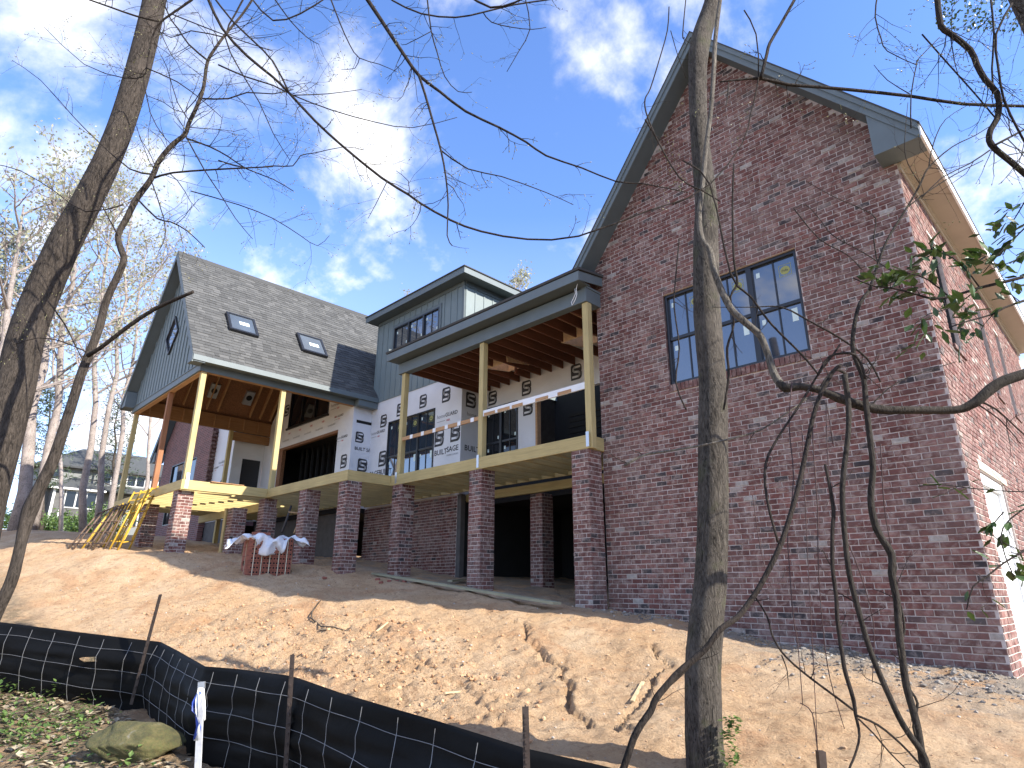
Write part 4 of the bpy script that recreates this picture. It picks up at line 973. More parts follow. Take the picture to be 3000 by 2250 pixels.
# ------------------------------------------------------------------ brick pack under plastic
M['packbrick'] = plain('orange_red_brick', (.25, .085, .052), .85, .25, 18, bmp=.3, bscale=60)
pk = ghit(716, 1694); pyaw = R_(-14)
pk_u = Vector((-math.sin(pyaw), math.cos(pyaw), 0)); pk_n = Vector((math.cos(pyaw), math.sin(pyaw), 0))
sc_ = 128/pxm(pk)/1.30                              # fitted to the width the pack shows
PWD, PDP, PHT = 1.30*sc_, 1.0*sc_, 1.22*sc_
pz = pk.z-.02
FPK = Frame((pk.x, pk.y, pz), pk_u, (0, 0, 1), pk_n); FPL = Frame((pk.x, pk.y, pz), pk_n, (0, 0, 1), -pk_u)
pack = thing('brick_pack', 'strapped pack of orange-red cored bricks under torn plastic sheet on the bare soil', 'bricks', loc=(pk.x, pk.y, pz))
mb = MB(); FPK.box(mb, .02, PWD-.02, .0, PHT-.02, -PDP+.02, -.03); mb.build('pack_core', M['dark'], pack)
cw_, rh_ = PWD/7, PHT/9
def cored(mb):
    lf_ = Frame((0, 0, 0), (1, 0, 0), (0, 0, 1), (0, -1, 0)); e = .003; hs = .29*cw_/2
    xs = [e, cw_*.27-hs, cw_*.27+hs, cw_*.73-hs, cw_*.73+hs, cw_-e]; zs = [e, rh_/2-hs, rh_/2+hs, rh_-e]
    for i in range(5):
        for j in range(3):
            if i in (1, 3) and j == 1:
                lf_.box(mb, xs[i]-.001, xs[i+1]+.001, zs[1], zs[2], -.09, -.08)
            else: lf_.box(mb, xs[i], xs[i+1], zs[j], zs[j+1], -.09, 0)
mb = MB(); cored(mb); core_me = mb.mesh('brick', M['packbrick'])
mb = MB(); lf_ = Frame((0, 0, 0), (1, 0, 0), (0, 0, 1), (0, -1, 0)); lf_.box(mb, .003, PDP/4-.003, .003, rh_-.003, -.09, 0); end_me = mb.mesh('brick', M['packbrick'])
for i in range(7):
    for j in range(9):
        o = link('brick', core_me, pack); o.matrix_parent_inverse = Matrix(); rot = Matrix((FPK.u, -FPK.n, FPK.w)).transposed().to_4x4()
        o.matrix_local = Matrix.Translation(pk_u*i*cw_+Vector((0, 0, j*rh_))+pk_n*random.uniform(-.008, .004)) @ rot
for i in range(4):
    for j in range(9):
        if j == 3 and i in (1, 2): continue
        o = link('brick', end_me, pack); o.matrix_parent_inverse = Matrix(); rot = Matrix((FPL.u, -FPL.n, FPL.w)).transposed().to_4x4()
        o.matrix_local = Matrix.Translation(-pk_n*(i+1)*PDP/4+Vector((0, 0, j*rh_))-pk_u*random.uniform(-.004, .006)) @ rot
M['strap'] = plain('pale_strap', (.55, .50, .36), .5, .1, 10)
for a in (.14, .32, .50, .70, .88):
    mb = MB(); FPK.box(mb, PWD*a-.008, PWD*a+.008, -.0, PHT+.004, .001, .006); FPK.box(mb, PWD*a-.008, PWD*a+.008, PHT, PHT+.004, -PDP, .001); mb.build('strap', M['strap'], pack)
mb = MB(); FPL.box(mb, -PDP*.35-.012, -PDP*.35+.012, 0, PHT, .001, .006); mb.build('strap', M['strap'], pack)
def sheet_mat():
    m, t, b = nm('plastic_sheet'); b.inputs['Base Color'].default_value = (.78, .80, .83, 1); b.inputs['Roughness'].default_value = .25
    tr = N(t, 'ShaderNodeBsdfTransparent'); ms = N(t, 'ShaderNodeMixShader'); f_ = noise(t, 3, 4, .6, pos(t)); t.links.new(rng(t, f_, .3, .7, .05, .3), ms.inputs[0]); t.links.new(b.outputs[0], ms.inputs[1]); t.links.new(tr.outputs[0], ms.inputs[2]); t.links.new(ms.outputs[0], t.nodes['Material Output'].inputs[0])
    bump(t, b, noise(t, 9, 4, .6, pos(t), .8), .6, .03); return m
M['sheet'] = sheet_mat()
mb = MB(); mb.smooth = True; na, nb = 44, 30
for j in range(nb+1):
    for i in range(na+1):
        a = -.46+(1.8)*i/na; tt = j/nb                        # a across the face (fraction of width), tt back .. front hem
        drop = max(0, .62*math.sin(min(max((a-.06)/.86, 0), 1)*math.pi)**.8) + .05*math.sin(a*11)
        tail = max(0, -a-.02)+max(0, a-1.02)
        b_ = -PDP*.7+tt*(PDP*.7+.02+drop*sc_); ww = a*PWD
        wob = .05*math.sin(a*17+tt*5)+.04*math.sin(a*9-tt*11)+.16*float(fbm(np.array([a]), np.array([tt]), 5.0, 3)[0])
        if b_ <= .02: P_ = FPK.P(ww, PHT+.02+wob*.7-tail*.55*PWD*.5-tail**2*.3, b_)
        else: P_ = FPK.P(ww+.05*math.sin(b_*9+a*5), PHT+.02-(b_-.02)*.95-tail*.5+wob*.4, .05+.07*math.sin(a*13+b_*6)*min(1, b_*4)+.22*max(-.15, float(fbm(np.array([a*1.3]), np.array([b_]), 4.0, 3)[0]))*min(1, b_*6))
        mb.v.append(tuple(P_))
for j in range(nb):
    for i in range(na): mb.f.append((j*(na+1)+i, j*(na+1)+i+1, (j+1)*(na+1)+i+1, (j+1)*(na+1)+i)); mb.m.append(0); mb.r.append(0); mb.sm.append(True)
sh = mb.build('plastic_sheet', M['sheet']); tag(sh, 'crumpled clear plastic sheet draped over the brick pack', 'plastic sheet'); md = sh.modifiers.new('s', 'SOLIDIFY'); md.thickness = .002
mbb = MB(); mbb.cbox(-.1, .1, -.045, .045, 0, .06, .004); lb = mbb.mesh('loose_brick', M['packbrick'])
for k, (a, d_, lab) in enumerate(((.16, -.12, 'left red brick lying on the plastic sheet of the brick pack'), (.36, -.10, 'right red brick lying on the plastic sheet of the brick pack'))):
    o = link('loose_brick', lb); o.location = FPK.P(a*PWD, PHT+.06, d_); o.rotation_euler = (0, 0, pyaw+R_(86)); tag(o, lab, 'brick', 'bricks holding the plastic sheet')
# poles leaning by the pack
M['pole_dark'] = plain('dark_pole', (.05, .042, .038), .7, .2, 8); M['pole_tan'] = plain('tan_pole', (.42, .28, .15), .75, .2, 8)
for (u0, v0, u1, v1, hh, rr, m_, nm_, lab, cat) in (
        (864, 1668, 929, 1494, 17.0, .026, 'pole_dark', 'iron_bar', 'dark iron bar leaning beside the brick pack against a pier', 'bar'),
        (826, 1560, 853, 1482, 17.6, .036, 'pole_dark', 'timber_stake', 'short dark stake rising behind the plastic sheet', 'stake'),
        (861, 1562, 882, 1506, 17.4, .02, 'pole_tan', 'tan_stick', 'thin tan stick rising behind the brick pack', 'stick'),
        (845, 1500, 925, 1508, 17.5, .02, 'pole_tan', 'cross_stick', 'level stick resting across the leaning bars behind the brick pack', 'stick')):
    mb = MB(); mb.smooth = True; mb.tube([atH(u0, v0, hh-.3), atH((u0+u1)/2+1, (v0+v1)/2, hh-.12), atH(u1, v1, hh)], [rr, rr, rr*.9], 7); tag(mb.build(nm_, M[m_]), lab, cat)
# ------------------------------------------------------------------ scaffold frames
M['scaf_y'] = plain('yellow_scaffold_paint', (.52, .32, .035), .5, .25, 14); M['scaf_b'] = plain('rust_brown_scaffold', (.11, .07, .045), .75, .5, 12)
def scaffold(bl, br, tl, tr, m_, lab, dy):
    A, B = ghit(*bl), ghit(*br); 
    hA = A.dot(HF)
    C, D_ = atH(*tl, hA+dy), atH(*tr, B.dot(HF)+dy)
    t = thing('scaffold_frame', lab, 'scaffold', 'scaffold frames leaning by the left porch', loc=tuple(A))
    for p, q in ((A, C), (B, D_)): mb = MB(); mb.smooth = True; mb.tube([p-Vector((0, 0, .03)), (p+q)/2, q], .024, 7); mb.build('rail', M[m_], t)
    for k, fr_ in enumerate((.0, .12, .36, .60, .84, .97)):
        if fr_ < .05: continue
        mb = MB(); mb.smooth = True; mb.tube([A+(C-A)*fr_, B+(D_-B)*fr_], .019 if k % 2 else .014, 6); mb.build('rung', M[m_], t)
    for p, q in (((A, C), (B, D_)) if m_ == 'scaf_y' else ()):
        o_ = ((A+C)-(B+D_))*.5*(-.16 if p is A else .16)
        mb = MB(); mb.smooth = True; mb.tube([p+(q-p)*.12, p+(q-p)*.16+o_, p+(q-p)*.78+o_, p+(q-p)*.84], .015, 6); mb.build('brace_tube', M[m_], t)
scaffold((299, 1606), (336, 1605), (394, 1441), (432, 1438), 'scaf_y', 'left bright yellow scaffold frame leaning on the left porch deck', .5)
scaffold((320, 1609), (347, 1608), (414, 1437), (446, 1429), 'scaf_y', 'middle bright yellow scaffold frame leaning on the left porch deck', .45)
scaffold((344, 1612), (377, 1609), (437, 1431), (463, 1424), 'scaf_y', 'rightmost bright yellow scaffold frame leaning on the left porch deck', .4)
scaffold((200, 1606), (236, 1606), (292, 1500), (330, 1487), 'scaf_b', 'outermost rusty brown scaffold frame in the leaning stack', .5)
scaffold((214, 1607), (250, 1606), (308, 1494), (342, 1481), 'scaf_b', 'second rusty brown scaffold frame from the outside of the stack', .5)
scaffold((240, 1606), (272, 1606), (334, 1484), (362, 1474), 'scaf_y', 'faded yellow scaffold frame between the rusty brown ones', .5)
scaffold((258, 1608), (290, 1607), (346, 1481), (368, 1476), 'scaf_b', 'rusty brown scaffold frame beside the faded yellow one', .5)
scaffold((272, 1609), (305, 1608), (358, 1478), (378, 1474), 'scaf_b', 'rusty brown scaffold frame nearest the bright yellow ones', .5)
# ------------------------------------------------------------------ boards and scraps on the ground
M['grn_board'] = wood('weathered_board', (.24, .23, .15), (.38, .36, .25), 0)
a, b = ghit(1098, 1686), ghit(1632, 1795)
a, b = Vector((a.x, a.y, gz(a.x, a.y)+.05)), Vector((b.x, b.y, gz(b.x, b.y)+.10))
mb = MB(); mb.bar(a, b, .19, .04); tag(mb.build('long_plank', M['grn_board']), 'long weathered plank lying on the soil before the brick piers', 'plank')
a, b = ghit(1318, 1708), ghit(1362, 1704); mb = MB(); mb.bar(a+Vector((0, 0, .04)), b+Vector((0, 0, .05)), .12, .04); tag(mb.build('short_plank', M['grn_board']), 'short plank end lying behind the long plank by a pier', 'plank')
M['frag'] = plain('broken_brick', (.24, .085, .06), .9, .25, 15, bmp=.4)
fl = ['brick chip left of the row beside the long plank', 'second brick chip in the row beside the long plank', 'middle brick chip in the row beside the long plank', 'fourth brick chip in the row beside the long plank', 'last brick chip of the row, nearest the plank', 'lone brick bat on the soil right of the brick pack']
for (u, v, s_), lab in zip(((1106, 1704, .10), (1116, 1711, .07), (1140, 1707, .12), (1162, 1704, .07), (1184, 1706, .10), (950, 1700, .13)), fl):
    p = ghit(u, v); mb = MB(); mb.cbox(-s_/2, s_/2, -.04, .04, -.015, .035, .008); o = mb.build('brick_chip', M['frag']); o.location = (p.x, p.y, gz(p.x, p.y)+.01); o.rotation_euler = (random.uniform(-.2, .2), random.uniform(-.2, .2), random.uniform(0, 3)); tag(o, lab, 'brick chip', 'brick chips on the soil')
M['scrap'] = wood('pale_scrap_wood', (.50, .37, .2), (.68, .54, .34), 0)
sl = ['pale wood splinter lying across the smooth clay in the middle', 'short pale splinter next to the bare twig on the clay', 'pale wood splinter above the silt fence', 'long pale lath lying in the right erosion gully', 'pale lath on the clay right of the near trunk', 'pale scrap near the left pier']
for (u0, v0, u1, v1, w_), lab in zip(((1080, 1867, 1135, 1844, .03), (938, 1850, 962, 1863, .04), (1304, 2031, 1348, 2021, .03), (1884, 2005, 1852, 2060, .035), (2990, 1972, 2900, 1975, .02), (568, 1632, 592, 1632, .05)), sl):
    a, b = ghit(u0, v0), ghit(u1, v1); a.z = gz(a.x, a.y)+.02; b.z = gz(b.x, b.y)+.02; mb = MB(); mb.bar(a, b, w_, .015); tag(mb.build('wood_scrap', M['scrap']), lab, 'wood scrap', 'wood scraps on the soil')
M['twig'] = bark('dead_twig', (.05, .04, .03), (.16, .13, .10))
pl = [ghit(u, v) for u, v in ((938, 1772), (914, 1798), (911, 1818), (940, 1842), (975, 1856), (1030, 1856))]
mb = MB(); mb.smooth = True; mb.tube([Vector((p.x, p.y, gz(p.x, p.y)+.03)) for p in pl], [.008, .012, .014, .012, .01, .006], 5); tag(mb.build('fallen_twig', M['twig']), 'curved bare twig lying on the clay in the middle', 'twig')
# pebbles, clods
def scatter(name, label, cat, n, where, size, mat, seed, flat=.6):
    rs = np.random.default_rng(seed); mb = MB(); mb.smooth = False; k = 0; tr_ = 0
    ico = [(0, 0, 1), (.89, 0, .45), (.28, .85, .45), (-.72, .53, .45), (-.72, -.53, .45), (.28, -.85, .45), (.72, .53, -.45), (-.28, .85, -.45), (-.89, 0, -.45), (-.28, -.85, -.45), (.72, -.53, -.45), (0, 0, -1)]
    fc = [(0, 1, 2), (0, 2, 3), (0, 3, 4), (0, 4, 5), (0, 5, 1), (1, 6, 2), (2, 7, 3), (3, 8, 4), (4, 9, 5), (5, 10, 1), (6, 7, 2), (7, 8, 3), (8, 9, 4), (9, 10, 5), (10, 6, 1), (11, 7, 6), (11, 8, 7), (11, 9, 8), (11, 10, 9), (11, 6, 10)]
    xy = where(rs, n); z = full_z(xy[:, 0], xy[:, 1])
    for (x, y), zz in zip(xy, z):
        s_ = size(rs); an = rs.random()*6.3; c_, sn = math.cos(an), math.sin(an); sx, sy = s_*rs.uniform(.7, 1.3), s_*rs.uniform(.6, 1.1)
        vs = []
        for q in ico:
            j_ = rs.uniform(.7, 1.2); X_, Y_ = q[0]*sx*j_, q[1]*sy*j_; vs.append((x+X_*c_-Y_*sn, y+X_*sn+Y_*c_, zz+s_*flat*.35+q[2]*s_*flat*j_))
        mb.rv = rs.random()*.99+.005; mb.add(vs, fc)
    o = mb.build(name, mat, None, 'stuff'); o['label'] = label; o['category'] = cat; return o
def stone_mat(name, stops):
    m, t, b = nm(name); r = rnd(t); col = ramp(t, r, stops); col = mix(t, rng(t, noise(t, 40, 4, .6, pos(t)), .35, .7, 0, .4), col, tuple(c*.7 for c in stops[0][1])); t.links.new(col, b.inputs['Base Color']); b.inputs['Roughness'].default_value = .95; return m
M['pebble'] = stone_mat('pebbles', [(0, (.30, .18, .10)), (.4, (.42, .28, .16)), (.7, (.38, .33, .27)), (.92, (.5, .45, .38)), (1, (.68, .66, .6))])
M['clodm'] = stone_mat('clay_clods', [(0, (.36, .19, .095)), (.5, (.47, .28, .15)), (1, (.55, .37, .22))]); M['gravelm'] = stone_mat('grey_gravel', [(0, (.14, .12, .10)), (.5, (.24, .21, .175)), (.9, (.32, .29, .25)), (1, (.48, .46, .42))])
def wh_all(rs, n): return np.stack([-rs.random(n)**1.0*17+.3, 2.9+rs.random(n)**1.5*6.0], -1)
def wh_clod(rs, n):
    c = np.array([[p.x, p.y] for p in CLOD])[rs.integers(0, len(CLOD), n)]; return c + rs.normal(size=(n, 2))*np.array([1.1, .7])
def wh_grav(rs, n): x = -3.6+rs.random(n)*4.4; return np.stack([x, 8.95-np.abs(rs.normal(size=n))*.75+.0*x], -1)
def wh_base(rs, n): x = -6.8+rs.random(n)*5.4; return np.stack([x, 9.27-np.abs(rs.normal(size=n))*.3], -1)
scatter('pebbles', 'small stones scattered over the bare clay', 'stones', 2600, wh_all, lambda r: .006+.016*r.random()**3, M['pebble'], 1)
scatter('clay_clods', 'crumbly red clay clods behind the silt fence', 'clods', 2200, wh_clod, lambda r: .006+.03*r.random()**4, M['clodm'], 2, .8)
scatter('gravel', 'grey gravel and rubble at the corner of the gable wall', 'gravel', 1500, wh_grav, lambda r: .006+.03*r.random()**4, M['gravelm'], 3)
scatter('rubble', 'mortar rubble along the foot of the gable wall', 'rubble', 700, wh_base, lambda r: .008+.03*r.random()**2.5, M['gravelm'], 4)
# ------------------------------------------------------------------ leaf litter and weeds below the fence
M['weed'] = leaf_mat('weed_leaves', (.05, .10, .022), (.16, .24, .06)); M['litter'] = leaf_mat('dry_leaves', (.16, .11, .06), (.42, .36, .25), .1)
def leaves(name, label, cat, pts, size, mat, up, seed):
    rs = np.random.default_rng(seed); mb = MB()
    for p in pts:
        s_ = size*rs.uniform(.6, 1.4); az = rs.random()*6.3; el = rs.uniform(*up); d = Vector((math.cos(az)*math.cos(el), math.sin(az)*math.cos(el), math.sin(el))); sd = d.cross(Vector((0, 0, 1))).normalized()*s_*.33
        mb.rv = rs.random()*.99+.005; up_ = sd.cross(d).normalized()*s_*.08
        mb.add([p, p+d*s_*.45+sd+up_, p+d*s_, p+d*s_*.45-sd+up_, p+d*s_*.5-up_*.5], [(0, 1, 4), (1, 2, 4), (2, 3, 4), (3, 0, 4)])
    o = mb.build(name, mat, None, 'stuff'); o['label'] = label; o['category'] = cat; return o
rs = np.random.default_rng(9)
def gp(u, v): p = ghit(u, v); return Vector((p.x, p.y, gz(p.x, p.y)))
def gpts(n_, x0, x1, y0, y1):        # points on the soil, all at once
    X_, Y_ = rs.uniform(x0, x1, n_), rs.uniform(y0, y1, n_); Z_ = full_z(X_, Y_); return [Vector((a, b, c)) for a, b, c in zip(X_, Y_, Z_)]
LP = [p+Vector((0, 0, rs.random()*.04)) for p in gpts(2600, -11, -4.6, .2, 2.3)]
leaves('leaf_litter', 'dry pale leaf litter below the silt fence', 'leaf litter', LP, .075, M['litter'], (-.3, .5), 1)
WP = []
for p in gpts(170, -11, -7.6, 1.0, 2.2)+gpts(90, -8.6, -5.2, .5, 1.9):
    hh = rs.uniform(.05, .22)
    for k in range(7): WP.append(p+Vector((rs.normal()*.05, rs.normal()*.05, hh*rs.random())))
leaves('weeds', 'low green weeds at the foot of the silt fence', 'weeds', WP, .05, M['weed'], (-.2, .8), 2)
# ------------------------------------------------------------------ neighbouring house
M['nwall'] = plain('shade_toned_grey_siding', (.16, .168, .165), .7, .06, 1); M['nstone'] = plain('grey_stone_wall', (.10, .098, .094), .9, .25, 3); M['nroof'] = plain('dark_grey_shingles', (.06, .065, .066), .95, .15, 4)  # siding colour darkened to stand in for tree shade on the facade
M['nwhite'] = plain('neighbour_white_trim', (.5, .5, .49), .6, .05, 2); NX = -80.0; FN = east(NX)
NH = thing('neighbour_house', 'pale grey two-storey house with hipped roof and white windows seen beyond the far trees', 'house', loc=(NX-4, 16, 5))
def npart(name, fn, m_, parent=None):
    mb = MB(); fn(mb); return mb.build(name, M[m_], parent or NH)
npart('wall', lambda mb: mb.box(NX-9, NX, 10.6, 25, 4.5, 12.35), 'nwall')
npart('bay_wall', lambda mb: mb.box(NX+.001, NX+2.2, 11.7, 15.8, 4.3, 9.75), 'nstone')
npart('corner_board', lambda mb: (mb.box(NX+2.2, NX+2.28, 11.68, 11.9, 4.3, 9.75)), 'white'); npart('corner_board', lambda mb: mb.box(NX+2.2, NX+2.28, 12.45, 12.62, 4.3, 9.75), 'white')
npart('roof', lambda mb: mb.add([(NX+.7, 10.0, 12.35), (NX+.7, 25.6, 12.35), (NX-9.7, 25.6, 12.35), (NX-9.7, 10.0, 12.35), (NX-4.5, 14.6, 15.2), (NX-4.5, 21, 15.2)], [(0, 1, 5, 4), (1, 2, 5), (2, 3, 4, 5), (3, 0, 4), (3, 2, 1, 0)]), 'nroof')
npart('roof_fascia', lambda mb: mb.box(NX+.5, NX+.72, 9.98, 25.6, 12.15, 12.345), 'black')
npart('bay_roof', lambda mb: mb.add([(NX+2.8, 11.2, 9.8), (NX+2.8, 16.2, 9.8), (NX, 16.2, 9.8), (NX, 11.2, 9.8), (NX+.0, 13.5, 11.3), (NX, 13.9, 11.3)], [(0, 1, 5, 4), (1, 2, 5), (3, 0, 4), (3, 2, 1, 0)]), 'nroof')
npart('bay_fascia', lambda mb: mb.box(NX+2.6, NX+2.79, 11.2, 16.2, 9.6, 9.79), 'white')
npart('porch_roof', lambda mb: mb.add([(NX+2.2, 16.25, 9.95), (NX+2.2, 24, 9.95), (NX, 24, 10.7), (NX, 16.25, 10.7), (NX+2.2, 16.25, 9.8), (NX+2.2, 24, 9.8), (NX, 24, 9.8), (NX, 16.25, 9.8)], [(0, 1, 2, 3), (4, 5, 1, 0), (7, 6, 5, 4)]), 'nroof')
def nwin(y0, y1, z0, z1, n_, dx=0.0):
    fr = east(NX+dx); mb = MB(); t_ = .11
    fr.box(mb, y0-t_, y1+t_, z0-t_, z0, .0, .06); fr.box(mb, y0-t_, y1+t_, z1, z1+t_, 0, .06); fr.box(mb, y0-t_, y0, z0, z1, 0, .06); fr.box(mb, y1, y1+t_, z0, z1, 0, .06)
    for k in range(1, n_): yy = y0+(y1-y0)*k/n_; fr.box(mb, yy-.07, yy+.07, z0, z1, 0, .055)
    w_ = mb.build('window', M['nwhite'], NH)
    for k in range(n_):
        mb = MB(); a, b = y0+(y1-y0)*k/n_, y0+(y1-y0)*(k+1)/n_; fr.box(mb, a+.02, b-.02, z0+.01, z1-.01, .005, .02); mb.build('pane', M['darkglass'], w_)
nwin(11.2, 12.3, 10.9, 11.95, 1); nwin(16.1, 17.9, 10.95, 12.05, 2); nwin(18.6, 20.3, 10.95, 12.05, 2); nwin(21.0, 22.4, 10.95, 12.05, 2); nwin(12.85, 15.5, 7.9, 9.5, 3, 2.21); nwin(17.5, 18.3, 5.2, 8.6, 1); nwin(19.4, 21.2, 6.6, 8.8, 2)
def crown_pts(c, r, n_, rs):
    out = []
    cl = [(rs.normal(size=3)*.5, rs.uniform(.25, .5)) for _ in range(14)]
    for _ in range(n_):
        k, s_ = cl[rs.integers(len(cl))]; q = k+rs.normal(size=3)*s_*.55; out.append(Vector((c[0]+q[0]*r[0], c[1]+q[1]*r[1], c[2]+q[2]*r[2])))
    return out
M['shrubleaf'] = leaf_mat('shrub_leaves', (.04, .085, .02), (.12, .19, .045)); M['pineleaf'] = leaf_mat('pine_needles', (.02, .04, .018), (.06, .09, .035), .1)
def leaf_part(name, pts, size, mat, parent, seed, narrow=.35):
    rs = np.random.default_rng(seed); mb = MB()
    for p in pts:
        d = Vector(rs.normal(size=3)).normalized(); sd = d.cross(Vector(rs.normal(size=3))).normalized()*size*narrow*rs.uniform(.7, 1.3); L = size*rs.uniform(.7, 1.4)
        mb.rv = rs.random()*.99+.005; mb.add([p, p+d*L*.5+sd, p+d*L, p+d*L*.5-sd], [(0, 1, 2, 3)])
    return mb.build(name, mat, parent)
for (u, v, h, r, lab) in ((150, 1545, 62, 2.2, 'loose green shrub at the left corner of the neighbour house'), (225, 1548, 60, 2.1, 'round dense green shrub under the bay window of the neighbour house'), (290, 1520, 64, 2.0, 'tall green shrub right of the bay window of the neighbour house'), (30, 1530, 64, 2.6, 'dark green shrub at the far left edge behind the trunks')):
    p = atH(u, v, h); t = thing('green_shrub', lab, 'shrub', 'shrubs by the neighbour house', loc=(p.x, p.y, p.z-1)); rs = np.random.default_rng(int(u)+3)
    mb = MB(); mb.tube([(p.x, p.y, p.z-2.5), (p.x, p.y, p.z-.3)], [.09, .04], 5); mb.build('stem', M['twig'], t)
    leaf_part('foliage', crown_pts((p.x, p.y, p.z), (r, r, r*.75), 2600, rs), .22, M['shrubleaf'], t, int(u)+9)
# ------------------------------------------------------------------ trees
M['palebark'] = bark('pale_grey_bark', (.19, .16, .145), (.38, .33, .30)); M['greybark'] = bark('grey_brown_bark', (.03, .024, .019), (.088, .072, .059), 0); M['mossbark'] = bark('mossy_grey_bark', (.024, .02, .016), (.12, .105, .088), .35); M['darkbark'] = bark('dark_twig_bark', (.018, .014, .012), (.055, .044, .037)); M['redvine'] = plain('red_brown_vine', (.045, .02, .019), .8, .3, 20); M['vinebark'] = bark('dark_vine_bark', (.02, .017, .014), (.068, .058, .048)); M['palevine'] = bark('pale_vine_bark', (.07, .06, .05), (.20, .18, .15))
M['springleaf'] = leaf_mat('new_spring_leaves', (.27, .28, .17), (.42, .42, .30), .4); M['budleaf'] = leaf_mat('opening_buds', (.12, .13, .04), (.26, .24, .09), .3); M['hollyleaf'] = leaf_mat('glossy_green_leaves', (.014, .032, .008), (.06, .11, .02), .2)
TR = random.Random(21)
def bent(a, b, n_, wob):
    a, b = Vector(a), Vector(b); L = (b-a).length; out = []
    for i in range(n_+1):
        t = i/n_; p = a.lerp(b, t)
        if 0 < i < n_: p += Vector((TR.gauss(0, 1), TR.gauss(0, 1), TR.gauss(0, .5)))*L*wob
        out.append(p)
    return out
def grow(mb, tips, p0, d, L, r, lev, maxlev, nside, up=.25, kids=(5, 5, 4), sp=.75):
    pts = [p0]; dd = Vector(d).normalized(); n_ = 5 if lev < maxlev else 3
    for i in range(n_):
        dd = (dd + Vector((TR.gauss(0, .16), TR.gauss(0, .16), TR.gauss(0, .12)+up*.12))).normalized(); pts.append(pts[-1]+dd*(L/n_))
    mb.tube(pts, [max(r*(1-.75*i/n_), .004) for i in range(n_+1)], nside if lev < 2 else 3, cap=False)
    if lev >= maxlev: tips.append(pts[-1]); tips.append(pts[-2]); return
    for k in range(kids[min(lev, len(kids)-1)]):
        t = .25+.75*(k+TR.random())/kids[min(lev, len(kids)-1)]; q = t*n_; i = min(int(q), n_-1); p = pts[i].lerp(pts[i+1], q-i); dd0 = (pts[i+1]-pts[i]).normalized()
        ax = Vector((TR.gauss(0, 1), TR.gauss(0, 1), TR.gauss(0, .6))).normalized(); nd = (dd0*(1-.35) + ax*sp + Vector((0, 0, up))).normalized()
        grow(mb, tips, p, nd, L*TR.uniform(.38, .6), r*.5, lev+1, maxlev, nside, up, kids, sp)
def far_tree(u0, v0, u1, v1, h, dia, lab, nleaf, leaf='springleaf', lsize=.16, wob=.006, limbs=11, start=.35, barkm='palebark', name='bare_tree', reach=.26, group='tall trees beyond the left porch'):
    a, b = atH(u0, v0, h), atH(u1, v1, h); a.z = float(base_z(a.x, a.y))-.2
    t = thing(name, lab, 'tree', group, loc=tuple(a)); pts = bent(a, b, 9, wob); Ht = (b-a).length
    mb = MB(); mb.smooth = True; mb.tube(pts, [dia/2*(1-.86*(i/9)**1.15) for i in range(10)], 9); mb.build('trunk', M[barkm], t)
    mb = MB(); mb.smooth = True; tips = []
    for k in range(limbs):
        tt = start+(1-start)*(k+TR.random()*.6)/limbs; q = tt*9; i = min(int(q), 8); p = pts[i].lerp(pts[i+1], q-i); an = TR.random()*6.28
        grow(mb, tips, p, Vector((math.cos(an), math.sin(an), TR.uniform(.5, 1.3))), Ht*reach*(1.15-tt*.55), dia*.19*(1.15-tt*.6), 0, 2, 5, .3)
    mb.build('branches', M[barkm], t)
    if nleaf:
        rs = np.random.default_rng(int(abs(u0)*7+h)); P_ = [tips[rs.integers(len(tips))]+Vector(rs.normal(size=3))*.22 for _ in range(nleaf)]
        leaf_part('crown', P_, lsize, M[leaf], t, int(h)+int(abs(u0)))
    return t
far_tree(40, 1565, 205, 560, 24, .5, 'thick pale trunk leafing out right behind the big near trunk', 1500)
far_tree(95, 1560, 262, 540, 27, .40, 'pale slender tree between the near trunk and the sapling', 1500)
far_tree(246, 1560, 335, 545, 31, .36, 'pale forked tree standing left of the scaffold stack', 1700)
far_tree(284, 1555, 392, 585, 29, .30, 'thin leaning pale tree just left of the porch post', 1300)
far_tree(318, 1550, 432, 720, 35, .32, 'pale tree whose trunk shows beside the leftmost porch post', 1300)
far_tree(-70, 1600, 70, 600, 22, .45, 'pale tree at the left edge behind the big trunk', 1100)
far_tree(425, 1540, 470, 860, 40, .28, 'small budding tree showing under the left porch roof', 1000)
far_tree(180, 1560, 160, 760, 44, .30, 'distant thin tree above the neighbour house', 1000)
far_tree(1512, 1480, 1512, 812, 46, .35, 'leafy tree top peeking over the dormer roof', 2600, lsize=.2, reach=.16, group='tree tops behind the house')
far_tree(1180, 1480, 1182, 905, 50, .3, 'small bare tree top left of the dormer ridge', 700, lsize=.18, reach=.13, group='tree tops behind the house')
